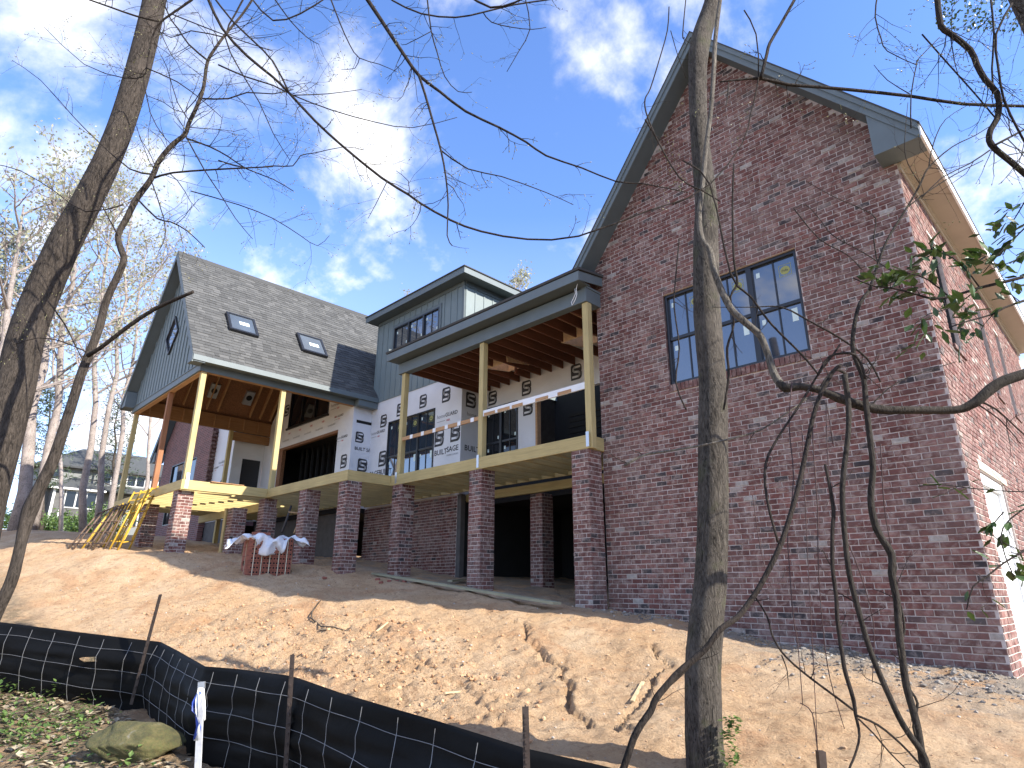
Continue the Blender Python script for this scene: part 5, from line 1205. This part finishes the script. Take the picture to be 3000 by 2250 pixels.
def pine(u0, v0, u1, v1, h, lab, n_):
    a, b = atH(u0, v0, h), atH(u1, v1, h); a.z = float(base_z(a.x, a.y))-.2; t = thing('pine_tree', lab, 'tree', 'evergreens at the left edge', loc=tuple(a)); pts = bent(a, b, 8, .006); Ht = (b-a).length
    mb = MB(); mb.smooth = True; mb.tube(pts, [.22*(1-.85*i/8) for i in range(9)], 8); mb.build('trunk', M['greybark'], t)
    mb = MB(); P_ = []; rs = np.random.default_rng(int(h))
    for k in range(34):
        tt = .3+.7*k/34; q = tt*8; i = min(int(q), 7); p = pts[i].lerp(pts[i+1], q-i); an = k*2.4; L = Ht*.17*(1.15-tt)+.5; e = p+Vector((math.cos(an), math.sin(an), .15))*L
        mb.tube([p, p.lerp(e, .5)+Vector((0, 0, .1)), e], [.05, .035, .015], 4)
        for _ in range(n_//34): c_ = p.lerp(e, rs.uniform(.35, 1.05)); P_.append(c_+Vector(rs.normal(size=3))*.28)
    mb.build('branches', M['greybark'], t); leaf_part('crown', P_, .34, M['pineleaf'], t, int(h)+1, .12)
pine(-30, 1570, 15, 640, 42, 'tall dark pine at the upper left edge', 5200); pine(120, 1560, 150, 1130, 60, 'small dark pine low between the left trunks', 2600); pine(330, 1560, 345, 1150, 66, 'dark evergreen tuft beside the left eave', 2200)

# ---- near trees, traced limb by limb
def limb(pts, h, w, n=7, dh=0.0, smooth_=2):
    """pts: (u,v) list; w: pixel widths; returns world pts and radii (subdivided)"""
    k = len(pts); P_ = [atH(u, v, h+dh*i/max(k-1, 1)) for i, (u, v) in enumerate(pts)]; W = list(w) if hasattr(w, '__len__') else [w]*k
    if len(W) == 2: W = [W[0]+(W[1]-W[0])*i/max(k-1, 1) for i in range(k)]
    rad = [W[i]/2/pxm(P_[i])*P_[i].dot(Fv)/P_[i].length for i in range(k)]
    out, ro = [], []
    for i in range(k-1):           # catmull-rom
        p0, p1, p2, p3 = P_[max(i-1, 0)], P_[i], P_[i+1], P_[min(i+2, k-1)]
        for s_ in range(smooth_):
            t = s_/smooth_; out.append(.5*((2*p1)+(p2-p0)*t+(2*p0-5*p1+4*p2-p3)*t*t+(3*p1-p0-3*p2+p3)*t**3)); ro.append(rad[i]+(rad[i+1]-rad[i])*t)
    out.append(P_[-1]); ro.append(rad[-1]); return out, ro
def add_limb(parent, name, pts, h, w, m_, n=7, dh=0.0, jit=.0, sm=2, label=None):
    P_, r_ = limb(pts, h, w, n, dh, sm); mb = MB(); mb.smooth = True; mb.tube(P_, r_, n, jit=jit); o = mb.build(name, M[m_], parent)
    if label: o['label'] = label
    return P_, r_, o
def twigs(mb, buds, P_, r_, n_, L, sub=2, lo=.15, side=1.0):
    for k in range(n_):
        q = (lo+(1-lo)*TR.random())*(len(P_)-1); i = min(int(q), len(P_)-2); p = P_[i].lerp(P_[i+1], q-i); d0 = (P_[i+1]-P_[i]).normalized()
        s_ = TR.choice((-1, 1)); a = TR.uniform(.5, 1.1); ax = (Uv*math.cos(TR.uniform(-.6, .6)) + Rv*math.sin(TR.uniform(-.6, .6)))
        nd = (d0*math.cos(a) + (d0.cross(Fv)*s_*1.0 + Fv*TR.gauss(0, .45))*math.sin(a)).normalized(); l_ = L*TR.uniform(.35, 1.2); pts = [p]; dd = nd
        for j in range(4):
            dd = (dd+Vector((TR.gauss(0, .17), TR.gauss(0, .17), TR.gauss(0, .17)))).normalized(); pts.append(pts[-1]+dd*l_/4)
        rr = min(r_[i]*.55, .0045)*TR.uniform(.6, 1); mb.tube(pts, [rr, rr*.85, rr*.7, rr*.55, rr*.4], 4, cap=False); buds.append((pts[-1], dd)); buds.append((pts[2], dd))
        if sub > 0 and l_ > .12: twigs(mb, buds, pts, [rr]*5, TR.randint(1, 3), l_*.5, sub-1, .3)
def bud_geom(mb, buds, s=.011, prob=.6):
    for p, d in buds:
        if TR.random() > prob: continue
        d = d.normalized(); o = d.orthogonal().normalized()*s*.28; o2 = d.cross(o); mb.rv = TR.random()*.99+.005; L = s*TR.uniform(.8, 1.8)
        mb.add([p-d*L*.2, p+d*L*.4+o, p+d*L*.4+o2, p+d*L*.4-o, p+d*L*.4-o2, p+d*L], [(0, 1, 2), (0, 2, 3), (0, 3, 4), (0, 4, 1), (5, 2, 1), (5, 3, 2), (5, 4, 3), (5, 1, 4)])
# big leaning trunk at the left
bt = thing('leaning_tree', 'big leaning grey-brown trunk at the left edge of the view', 'tree', loc=tuple(atH(-160, 1950, 5.0)))
add_limb(bt, 'trunk', [(-190, 2100), (-110, 1750), (-45, 1462), (0, 1300), (44, 1136), (88, 950), (183, 725), (250, 600), (324, 448), (378, 300), (424, 130), (453, 0), (480, -140)], 5.0, [190, 165, 145, 134, 126, 116, 104, 94, 84, 82, 80, 78, 74], 'greybark', 18, .5, .012, 4)
P_, r_, _ = add_limb(bt, 'branch', [(140, 880), (190, 950), (215, 1000), (240, 1050)], 4.85, [6, 5, 4, 3], 'darkbark', 5)
# crooked sapling in front of it
sp_ = thing('crooked_sapling', 'slim crooked sapling with spreading bare branches just right of the big trunk', 'tree', loc=tuple(atH(-60, 1950, 4.4)))
SAP = [(-60, 1950), (-20, 1820), (30, 1712), (48, 1650), (62, 1590), (74, 1540), (90, 1490), (116, 1430), (154, 1353), (197, 1227), (237, 1100), (262, 1035), (294, 950), (312, 880), (361, 771), (356, 735), (346, 690), (373, 636), (401, 581), (436, 535), (452, 505), (467, 470), (506, 423), (542, 394), (553, 362), (579, 307), (597, 253), (608, 181), (636, 134), (669, 90), (709, 43), (745, -10)]
add_limb(sp_, 'trunk', SAP, 4.4, [46, 45, 43, 40, 38, 46, 54, 44, 38, 34, 30, 28, 26, 24, 22, 21, 20, 21, 20, 19, 18, 17, 16, 15, 14, 13, 12, 11, 10, 9, 8, 8], 'greybark', 12, .2, .02, 3)
mbt = MB(); mbt.smooth = True; buds = []
add_limb(sp_, 'broken_stub', [(258, 1042), (300, 1015), (370, 960), (452, 906), (520, 875), (566, 855)], 4.4, [16, 14, 14, 13, 12, 10], 'darkbark', 8, -.25, .05)
for pts, w in (([(452, 521), (506, 506), (622, 497), (720, 492), (800, 488)], (8, 4)), ([(441, 510), (380, 495), (289, 416), (217, 344), (119, 235), (36, 177)], (6, 2)), ([(546, 405), (615, 430), (669, 459), (723, 495), (800, 525), (860, 560)], (6, 2.5)), ([(593, 289), (669, 289), (723, 271), (800, 275), (860, 262)], (6, 3)), ([(608, 177), (553, 130), (521, 83), (499, 54), (474, -5)], (7, 5)),
               ([(401, 581), (460, 640), (500, 650), (548, 676), (600, 725)], (7, 3)), ([(345, 690), (300, 605), (297, 612)], (5, 3)), ([(545, 400), (600, 500), (640, 560), (690, 640), (740, 700)], (5, 2)), ([(440, 520), (480, 640), (482, 700), (465, 735)], (4, 2)), ([(262, 1035), (180, 1000), (110, 990), (40, 1010)], (5, 2)), ([(597, 253), (540, 330), (480, 300), (430, 280)], (4, 2)), ([(560, 360), (520, 300), (490, 200), (470, 160)], (4, 2)), ([(361, 600), (250, 620), (160, 560), (60, 500), (-20, 480)], (5, 3))):
    P_, r_, _ = add_limb(sp_, 'branch', pts, 4.45, w, 'darkbark', 6, TR.uniform(-.2, .3)); twigs(mbt, buds, P_, r_, 8, .34)
P_, r_ = limb(SAP[18:], 4.5, 10); twigs(mbt, buds, P_, r_, 34, .55)
mbt.build('twigs', M['darkbark'], sp_, 'stuff'); mbb = MB(); bud_geom(mbb, buds); mbb.build('buds', M['budleaf'], sp_, 'stuff')
# overhanging branches from above
def over(label, lines, h, tw=10, L=.45, m_='darkbark', leafy=0, bprob=.7):
    t = thing('overhanging_branch', label, 'branch', 'bare branches hanging into the sky', loc=tuple(atH(*lines[0][0][0], h))); mbt = MB(); mbt.smooth = True; buds = []
    for pts, w in lines:
        P_, r_, _ = add_limb(t, 'limb', pts, h, w, m_, 7, TR.uniform(-.1, .25)); twigs(mbt, buds, P_, r_, max(2, int(tw*len(pts)/6)), L)
    mbt.build('twigs', M['darkbark'], t, 'stuff'); mbb = MB(); bud_geom(mbb, buds, .013, bprob); mbb.build('buds', M['budleaf'], t, 'stuff'); return t
over('longest bare bough arching from the top left down across the brick gable', [([(600, -30), (611, 0), (651, 83), (723, 163), (800, 226), (843, 268), (923, 354), (1006, 430), (1118, 521), (1198, 571), (1234, 597), (1320, 645), (1410, 678), (1546, 701), (1695, 692), (1900, 617), (2034, 576)], [11, 11, 10, 10, 9, 9, 8.5, 8, 8, 7.5, 7, 7, 6.5, 6, 5.5, 4.5, 3.5]), ([(625, -10), (680, 60), (740, 118), (800, 180), (845, 268)], (7, 6)), ([(1135, 530), (1100, 600), (1078, 640)], (3, 1.5)), ([(1198, 571), (1196, 530), (1160, 500)], (3, 1.5))], 4.2, 8, .3)
over('forked bare bough dropping from the top centre with green buds', [([(1065, -20), (1077, 0), (1111, 51), (1151, 112), (1187, 166), (1227, 221), (1288, 268), (1364, 326), (1462, 373), (1541, 416), (1600, 456), (1705, 492), (1806, 532), (1889, 539), (2016, 564)], [15, 15, 14, 13, 12, 11, 9, 8, 7, 6.5, 6, 5, 4.5, 4, 3]), ([(1227, 221), (1245, 275), (1270, 362), (1292, 441), (1306, 517), (1313, 600), (1310, 690), (1325, 720)], (9, 3)), ([(1292, 441), (1371, 495), (1469, 517), (1600, 564), (1680, 600)], (5, 2))], 3.9, 9, .3)
over('thin drooping twig left of the forked bough at the top', [([(960, -20), (970, 0), (995, 65), (1024, 130), (1053, 170), (1111, 188), (1162, 210)], (6, 2)), ([(1053, 170), (1040, 200), (1000, 203)], (3, 1.5))], 4.1, 5, .25)
over('thin drooping twig right of the forked bough at the top', [([(1250, -20), (1252, 0), (1263, 90), (1281, 155), (1303, 224), (1342, 268), (1382, 270)], (6, 2)), ([(1263, 92), (1190, 130), (1175, 128)], (3, 1.5))], 4.0, 6, .25)
over('sweeping bare branch along the top edge right of centre', [([(1120, -25), (1151, 2), (1234, 40), (1335, 51), (1415, 36), (1505, 14), (1600, 0), (1680, -15)], (6, 5)), ([(1370, -15), (1437, 22), (1509, 7), (1560, -20)], (8, 6)), ([(1415, 36), (1440, 65), (1500, 80), (1560, 86), (1600, 80)], (4, 2)), ([(1540, 0), (1553, 85), (1520, 150), (1485, 210)], (4, 2))], 4.4, 7, .3)
over('level bare branch left of centre with fine side twigs', [([(640, 190), (720, 225), (800, 250), (858, 279), (970, 322), (1100, 358), (1209, 374), (1339, 344)], (6, 2)), ([(858, 279), (960, 275), (1060, 262)], (4, 2))], 4.6, 8, .32)
over('low bare branch curling above the left roof', [([(640, 470), (720, 492), (800, 486), (858, 486), (880, 456), (923, 448), (1010, 430), (1066, 440)], (5, 2)), ([(560, 560), (700, 600), (800, 640), (880, 690), (930, 720), (965, 690)], (4, 1.5))], 4.7, 9, .35)
over('dense dark branch crossing the big trunk near the top left corner', [([(575, -20), (561, 0), (499, 43), (467, 69), (445, 112), (430, 195), (420, 224), (362, 228), (246, 188), (130, 80)], (10, 2)), ([(235, -10), (326, 22), (398, 47), (467, 63)], (6, 8)), ([(430, 200), (520, 240), (600, 300), (650, 345)], (5, 2)), ([(420, 224), (440, 330), (480, 400), (520, 440)], (4, 2)), ([(500, 40), (600, 80), (680, 110), (800, 150)], (5, 3))], 4.1, 12, .45)
over('dark branch tangle beyond the sapling top', [([(720, -15), (690, 40), (660, 110), (700, 200), (760, 300), (800, 390), (850, 470)], (7, 2)), ([(800, -10), (850, 60), (900, 110), (935, 130)], (5, 2)), ([(660, 110), (560, 90), (500, 110), (420, 60)], (5, 2)), ([(741, 0), (800, 60), (880, 40), (960, -10)], (6, 5))], 4.8, 14, .5)
# ---- tree in front of the gable
ct = thing('vine_clad_tree', 'straight mossy trunk wrapped in vines in front of the gable wall', 'tree', loc=tuple(atH(2069, 2250, 5.17)))
add_limb(ct, 'trunk', [(2080, 2420), (2069, 2250), (2062, 2156), (2059, 1975), (2067, 1849), (2085, 1650), (2089, 1400), (2089, 1200), (2087, 1106), (2072, 925), (2068, 745), (2069, 600), (2060, 506), (2047, 362), (2044, 217), (2053, 118), (2086, 10), (2112, -120)], 5.17, [160, 138, 129, 118, 112, 99, 92, 87, 82, 82, 77, 70, 63, 57, 60, 70, 58, 54], 'mossbark', 20, .35, .018, 4)
V1 = [(2116, -40), (2110, 0), (2096, 110), (2090, 220), (2082, 330), (2070, 420), (2056, 560), (2048, 640), (2056, 700), (2080, 735), (2094, 800), (2128, 880), (2150, 915), (2190, 950), (2228, 985), (2250, 1040), (2268, 1095), (2290, 1130)]
add_limb(ct, 'vine', V1, 4.95, [13, 14, 15, 15, 15, 15, 16, 17, 18, 19, 20, 22, 22, 22, 22, 22, 24, 26], 'palevine', 9, -.5, .05, 3, 'pale vine climbing the trunk')
lim = thing('gnarled_limb', 'thick gnarled limb sweeping in from the right before the gable wall', 'branch', loc=tuple(atH(3000, 1107, 4.4)))
LM = [(2282, 1118), (2300, 1136), (2345, 1132), (2392, 1140), (2430, 1155), (2475, 1172), (2562, 1198), (2670, 1201), (2797, 1201), (2840, 1188), (2869, 1169), (2923, 1125), (3000, 1095), (3080, 1060)]
add_limb(lim, 'limb', LM, 4.4, [20, 30, 24, 24, 28, 32, 32, 28, 28, 32, 36, 40, 38, 38], 'vinebark', 11, -.3, .06, 3)
mbt = MB(); mbt.smooth = True; buds = []
for pts, w in (([(2384, 1154), (2308, 1208), (2254, 1245), (2200, 1270), (2080, 1300), (1960, 1321), (1897, 1330), (1866, 1343), (1829, 1364)], (5, 9)), ([(2869, 1175), (2920, 1200), (2980, 1255), (3020, 1290)], (8, 5)), ([(2865, 1185), (2930, 1230), (2990, 1300)], (6, 3)), ([(2545, 1195), (2600, 1140), (2660, 1105), (2720, 1085), (2800, 1060)], (5, 3)), ([(2400, 1140), (2440, 1085), (2470, 1090), (2480, 1100)], (7, 12))):
    P_, r_, _ = add_limb(lim, 'branch', pts, 4.35, w, 'palevine' if pts[0][0] == 2384 else 'darkbark', 6, TR.uniform(-.1, .3)); twigs(mbt, buds, P_, r_, 3, .25, 1)
mbt.build('twigs', M['darkbark'], lim, 'stuff')
# ---- stems and vines at the right
def stems(name, label, cat, lines, h, m_, tw=3, L=.22, group='vines and stems at the right', jit=.04):
    t = thing(name, label, cat, group, loc=tuple(atH(*lines[0][0][0], h))); mbt = MB(); mbt.smooth = True; buds = []
    for i, (pts, w) in enumerate(lines):
        P_, r_, _ = add_limb(t, 'stem' if i == 0 else 'branch', pts, h, w, m_, 8 if i == 0 else 6, TR.uniform(-.1, .15), jit, 3)
        if tw: twigs(mbt, buds, P_, r_, tw, L, 1)
    if tw: mbt.build('twigs', M['darkbark'], t, 'stuff')
    return t
stems('broken_stem', 'smooth grey stem broken off at the limb, leaning from the lower right', 'stem', [([(2735, 2310), (2717, 2250), (2703, 2207), (2648, 2127), (2609, 2048), (2562, 1939), (2533, 1853), (2507, 1758), (2488, 1680), (2475, 1570), (2468, 1425), (2484, 1281), (2486, 1190), (2474, 1098)], [28, 27, 26, 24, 22, 20, 20, 19, 19, 18, 18, 17, 18, 19])], 4.05, 'vinebark', 3)
stems('twisted_stem', 'dark twisted stem with a vine coiled round it, right of the broken stem', 'stem', [([(2715, 2310), (2703, 2229), (2685, 2120), (2656, 2012), (2645, 1939), (2634, 1853), (2627, 1758), (2612, 1680), (2612, 1624), (2569, 1552), (2551, 1462), (2558, 1371), (2544, 1245), (2536, 1172), (2530, 1110), (2504, 1046), (2498, 995), (2507, 932), (2520, 888), (2548, 850)], [32, 30, 28, 27, 26, 26, 25, 25, 26, 24, 22, 20, 19, 18, 16, 15, 14, 13, 13, 12]),
        ([(2700, 2200), (2676, 2130), (2688, 2060), (2660, 2010), (2648, 1960), (2632, 1900), (2650, 1850), (2640, 1780), (2618, 1730), (2626, 1660)], (10, 8)), ([(2548, 850), (2572, 775), (2600, 702), (2658, 607), (2696, 540), (2721, 490), (2790, 430), (2860, 395), (2930, 350)], (10, 3)), ([(2658, 607), (2720, 560), (2800, 510), (2880, 470)], (6, 3)), ([(2721, 490), (2735, 420), (2770, 350), (2850, 300)], (5, 2)), ([(2572, 775), (2560, 700), (2565, 640), (2520, 610), (2440, 575), (2360, 530)], (5, 2)), ([(2620, 800), (2530, 740), (2440, 690), (2400, 640), (2360, 600), (2330, 610)], (4, 2)), ([(2696, 540), (2660, 480), (2650, 420), (2660, 300)], (4, 2))], 4.15, 'vinebark', 4, .3)
stems('thin_dark_stem', 'thin dark stem with a snapped top left of the broken stem', 'stem', [([(2480, 2290), (2489, 2250), (2504, 2214), (2518, 2156), (2507, 2095), (2500, 2048), (2478, 1975), (2468, 1921), (2453, 1813), (2450, 1751), (2439, 1660), (2439, 1552), (2442, 1498), (2431, 1425), (2417, 1360)], [8, 8, 8, 9, 12, 15, 15, 14, 14, 13, 13, 13, 13, 11, 8]), ([(2507, 2095), (2572, 2124), (2640, 2180), (2700, 2245)], (10, 8)), ([(2515, 2106), (2560, 2150), (2605, 2203), (2652, 2250)], (8, 6)), ([(2500, 2080), (2440, 2035), (2374, 1986), (2330, 1950), (2290, 1910), (2262, 1860), (2247, 1805), (2200, 1730)], (9, 5)), ([(2290, 1920), (2305, 1960), (2308, 1985), (2312, 2020)], (5, 2))], 4.0, 'darkbark', 3)
stems('diagonal_vine', 'thick dark vine slanting up from the bottom centre across the trunk', 'vine', [([(1800, 2310), (1827, 2250), (1856, 2164), (1880, 2120), (1906, 2084), (1921, 2048), (1960, 2000), (1993, 1965), (2065, 1903), (2109, 1845), (2160, 1809), (2200, 1758), (2236, 1700), (2290, 1588), (2334, 1444), (2359, 1335), (2381, 1227), (2403, 1158), (2440, 1090), (2462, 1070)], [26, 26, 25, 24, 24, 22, 22, 22, 20, 20, 19, 19, 18, 18, 17, 16, 15, 14, 12, 12]), ([(1905, 2095), (1940, 2030), (1998, 1975), (2040, 1930), (2110, 1858)], (9, 7)), ([(2280, 1590), (2247, 1462), (2243, 1360), (2280, 1281), (2345, 1183), (2395, 1100), (2440, 1040), (2460, 1010)], (9, 6)), ([(2395, 1100), (2430, 1045), (2490, 1035), (2520, 1060), (2535, 1110)], (8, 9))], 3.9, 'darkbark', 2)
stems('hanging_vines', 'thin red-brown vines hanging against the brick gable', 'vine', [([(2320, 1120), (2312, 1250), (2325, 1400), (2308, 1560), (2312, 1650), (2323, 1795), (2337, 1885), (2352, 2066)], (4, 3)), ([(2378, 1200), (2385, 1350), (2396, 1500), (2397, 1650), (2412, 1850), (2432, 1990), (2474, 2135)], (4, 3)), ([(2440, 1300), (2420, 1180), (2430, 1420), (2446, 1500)], (3, 3)), ([(2350, 1260), (2360, 1500), (2370, 1700), (2385, 1980), (2395, 2200)], (3, 2.5)), ([(2205, 1450), (2220, 1560), (2240, 1660), (2260, 1720)], (3, 2)), ([(2480, 1580), (2520, 1680), (2560, 1830), (2555, 2000)], (4, 3)), ([(2580, 1300), (2590, 1480), (2610, 1600)], (4, 3)), ([(2345, 2060), (2380, 2090), (2395, 2200)], (4, 4))], 4.3, 'redvine', 2, .2, jit=.1)
stems('arched_vines', 'thin vines looping before the gable window', 'vine', [([(2000, 470), (2080, 540), (2140, 800), (2200, 870), (2260, 950), (2350, 1040), (2400, 1100)], [5, 5, 7, 7, 7, 7, 6]), ([(2150, 480), (2146, 600), (2150, 760), (2160, 830), (2140, 870), (2150, 950), (2130, 1020), (2135, 1100), (2120, 1200)], [6, 6, 7, 8, 6, 6, 8, 8, 6]), ([(2090, 900), (2200, 900), (2290, 900), (2370, 940), (2460, 990), (2540, 1050), (2580, 1120)], [2, 3, 5, 6, 7, 7, 5]), ([(1890, 350), (1920, 400), (1990, 520), (2060, 560), (2110, 590)], (6, 4)), ([(1990, 700), (1978, 830), (1975, 900), (1990, 1020), (1980, 1120), (2010, 1200)], (4, 5)), ([(2325, 610), (2400, 700), (2480, 745), (2525, 790)], (4, 3)), ([(1960, 20), (1955, 90), (1930, 180), (1905, 260), (1890, 290), (1893, 330), (1920, 400)], (4, 5)), ([(1965, 90), (1985, 160), (2010, 230)], (3, 2)), ([(2010, -10), (2000, 100), (2005, 110)], (4, 4))], 4.6, 'darkbark', 4, .22)
# ---- canopy at the upper right
over('nearly level bough crossing the top of the gable from the right', [([(2110, 240), (2170, 233), (2229, 230), (2309, 248), (2400, 255), (2500, 264), (2669, 282), (2823, 305), (3000, 311), (3080, 316)], [5, 8, 11, 11, 11, 12, 12, 12, 12, 12]), ([(2229, 228), (2247, 156), (2255, 127), (2287, 72), (2330, -5)], (12, 11)), ([(2135, 243), (2130, 300), (2126, 308)], (6, 3)), ([(2180, 30), (2215, 100), (2222, 230), (2200, 330), (2175, 420), (2080, 540), (1970, 600)], (5, 4))], 3.6, 4, .25)
over('thick snaking bough in the upper right corner', [([(2740, -30), (2746, 0), (2756, 75), (2784, 98), (2843, 146), (2862, 189), (2886, 232), (2921, 272), (2927, 315), (2920, 350), (2902, 380), (2898, 411), (2914, 435), (2956, 469), (3000, 507), (3060, 560)], 22), ([(2701, 100), (2776, 185), (2854, 272), (2914, 343)], (6, 6)), ([(2902, -10), (2912, 100), (2906, 200), (2911, 270)], (8, 7)), ([(2965, 10), (2918, 100), (2925, 200), (2941, 290), (2980, 375), (3010, 430)], (9, 9)), ([(2669, 375), (2669, 280), (2685, 190), (2693, 170), (2752, 110)], (5, 3)), ([(2560, 190), (2600, 235), (2665, 275)], (2, 4)), ([(2570, -10), (2564, 50), (2582, 115), (2600, 150), (2684, 190)], (6, 3)), ([(2790, 120), (2790, 20), (2830, -10)], (3, 3)), ([(2900, 440), (2840, 480), (2760, 520), (2700, 580)], (6, 3)), ([(2915, 425), (3000, 380)], (9, 8))], 3.5, 9, .4)
tk = thing('corner_trunk', 'dark trunk cutting the top right corner', 'tree', loc=tuple(atH(3040, 160, 4.5)))
add_limb(tk, 'trunk', [(2955, -60), (2985, 0), (3020, 70), (3060, 160), (3120, 300)], 4.5, [60, 62, 66, 70, 76], 'mossbark', 12, 0, .03, 3)
mbt = MB(); mbt.smooth = True; buds = []
P_, r_ = limb([(2960, 0), (3000, 60), (3050, 140)], 4.45, 6); twigs(mbt, buds, P_, r_, 26, .6); mbt.build('twigs', M['darkbark'], tk, 'stuff')
rs = np.random.default_rng(4); LP = [atH(rs.uniform(2740, 2990), rs.uniform(-30, 90), 6.5+rs.random()*2) for _ in range(420)]
leaf_part('leaves', LP, .055, M['hollyleaf'], tk, 5)['kind'] = 'stuff'
# ---- evergreen sprays at the right
import colorsys
lfm = MB(); prof = [(0, 0), (.1, .10), (.25, .19), (.45, .23), (.65, .19), (.85, .09), (1, 0)]
vs = [(x, 0, .02*math.sin(x*3)) for x, _ in prof] + [(x, y*(1.12 if i % 2 else .9), .05+.03*x) for i, (x, y) in enumerate(prof)] + [(x, -y*(1.12 if i % 2 else .9), .05+.03*x) for i, (x, y) in enumerate(prof)]
k7 = len(prof); lfm.add(vs, [(i, i+1, k7+i+1, k7+i) for i in range(k7-1)] + [(i+1, i, 2*k7+i, 2*k7+i+1) for i in range(k7-1)]); leaf_me = lfm.mesh('leaf', M['hollyleaf'])
def spray(label, lines, h, nleaf, size, spread):
    t = thing('evergreen_spray', label, 'foliage', 'leafy sprays at the right', loc=tuple(atH(*lines[0][0][0], h))); mbt = MB(); mbt.smooth = True; buds = []; segs = []
    for pts, w in lines:
        P_, r_, _ = add_limb(t, 'twig', pts, h, w, 'darkbark', 6, TR.uniform(-.1, .2)); segs.append(P_); twigs(mbt, buds, P_, r_, 6, spread, 1)
    mbt.build('twigs', M['darkbark'], t, 'stuff')
    for k in range(nleaf):
        if TR.random() < .7: p, d = TR.choice(buds)
        else: s_ = TR.choice(segs); i = TR.randrange(len(s_)-1); p, d = s_[i], (s_[i+1]-s_[i]).normalized()
        d = (d+Vector((TR.gauss(0, .6), TR.gauss(0, .6), TR.gauss(0, .35)-.1))).normalized(); nrm_ = (Vector((0, 0, 1))+Vector((TR.gauss(0, .5), TR.gauss(0, .5), 0))).normalized(); sd = nrm_.cross(d).normalized(); nn = d.cross(sd)
        s_ = size*TR.uniform(.65, 1.25); o = link('leaf', leaf_me, t); o.matrix_parent_inverse = Matrix.Translation(-t.location); o['rnd'] = TR.random()
        o.matrix_basis = Matrix.Translation(p+Vector((TR.gauss(0, .02),)*3)) @ Matrix((d*s_, sd*s_, nn*s_)).transposed().to_4x4()
    return t
spray('leafy evergreen spray over the upper right of the gable wall', [([(3040, 800), (3000, 811), (2935, 828), (2871, 843), (2781, 870), (2727, 874), (2687, 863), (2620, 845), (2560, 838), (2500, 815)], (14, 4)), ([(2781, 870), (2720, 820), (2660, 800), (2590, 800), (2520, 800)], (6, 3)), ([(2871, 843), (2820, 780), (2760, 740), (2700, 760)], (6, 3)), ([(2871, 843), (2790, 900), (2720, 920), (2680, 950)], (5, 3))], 3.6, 112, .095, .16)
spray('dense evergreen spray at the right edge below the eave', [([(3040, 870), (3000, 881), (2943, 901), (2907, 921), (2835, 941), (2780, 960)], (12, 4)), ([(3030, 640), (2970, 700), (2920, 750), (2880, 800)], (7, 3)), ([(3030, 720), (2980, 760), (2900, 790)], (6, 3)), ([(3020, 560), (2985, 620), (2960, 660)], (6, 3))], 3.5, 115, .09, .17)
spray('sparse evergreen spray low at the right edge by the white door', [([(3040, 1590), (2990, 1620), (2940, 1650), (2890, 1690), (2850, 1720), (2832, 1785)], (9, 4)), ([(3030, 1440), (2960, 1440), (2840, 1430), (2760, 1420), (2690, 1425)], (5, 3)), ([(2940, 1500), (2900, 1560), (2960, 1600), (3010, 1620)], (5, 3)), ([(3020, 1480), (2960, 1520), (2930, 1580), (2970, 1690)], (6, 4))], 3.4, 46, .075, .12)
ivp = [atH(rs.uniform(2118, 2165)-(.1 if False else 0), rs.uniform(2100, 2260), 5.0) for _ in range(120)]
leaves('ivy', 'small ivy leaves at the foot of the vine-clad trunk', 'ivy', ivp, .045, M['weed'], (-.3, .6), 6)
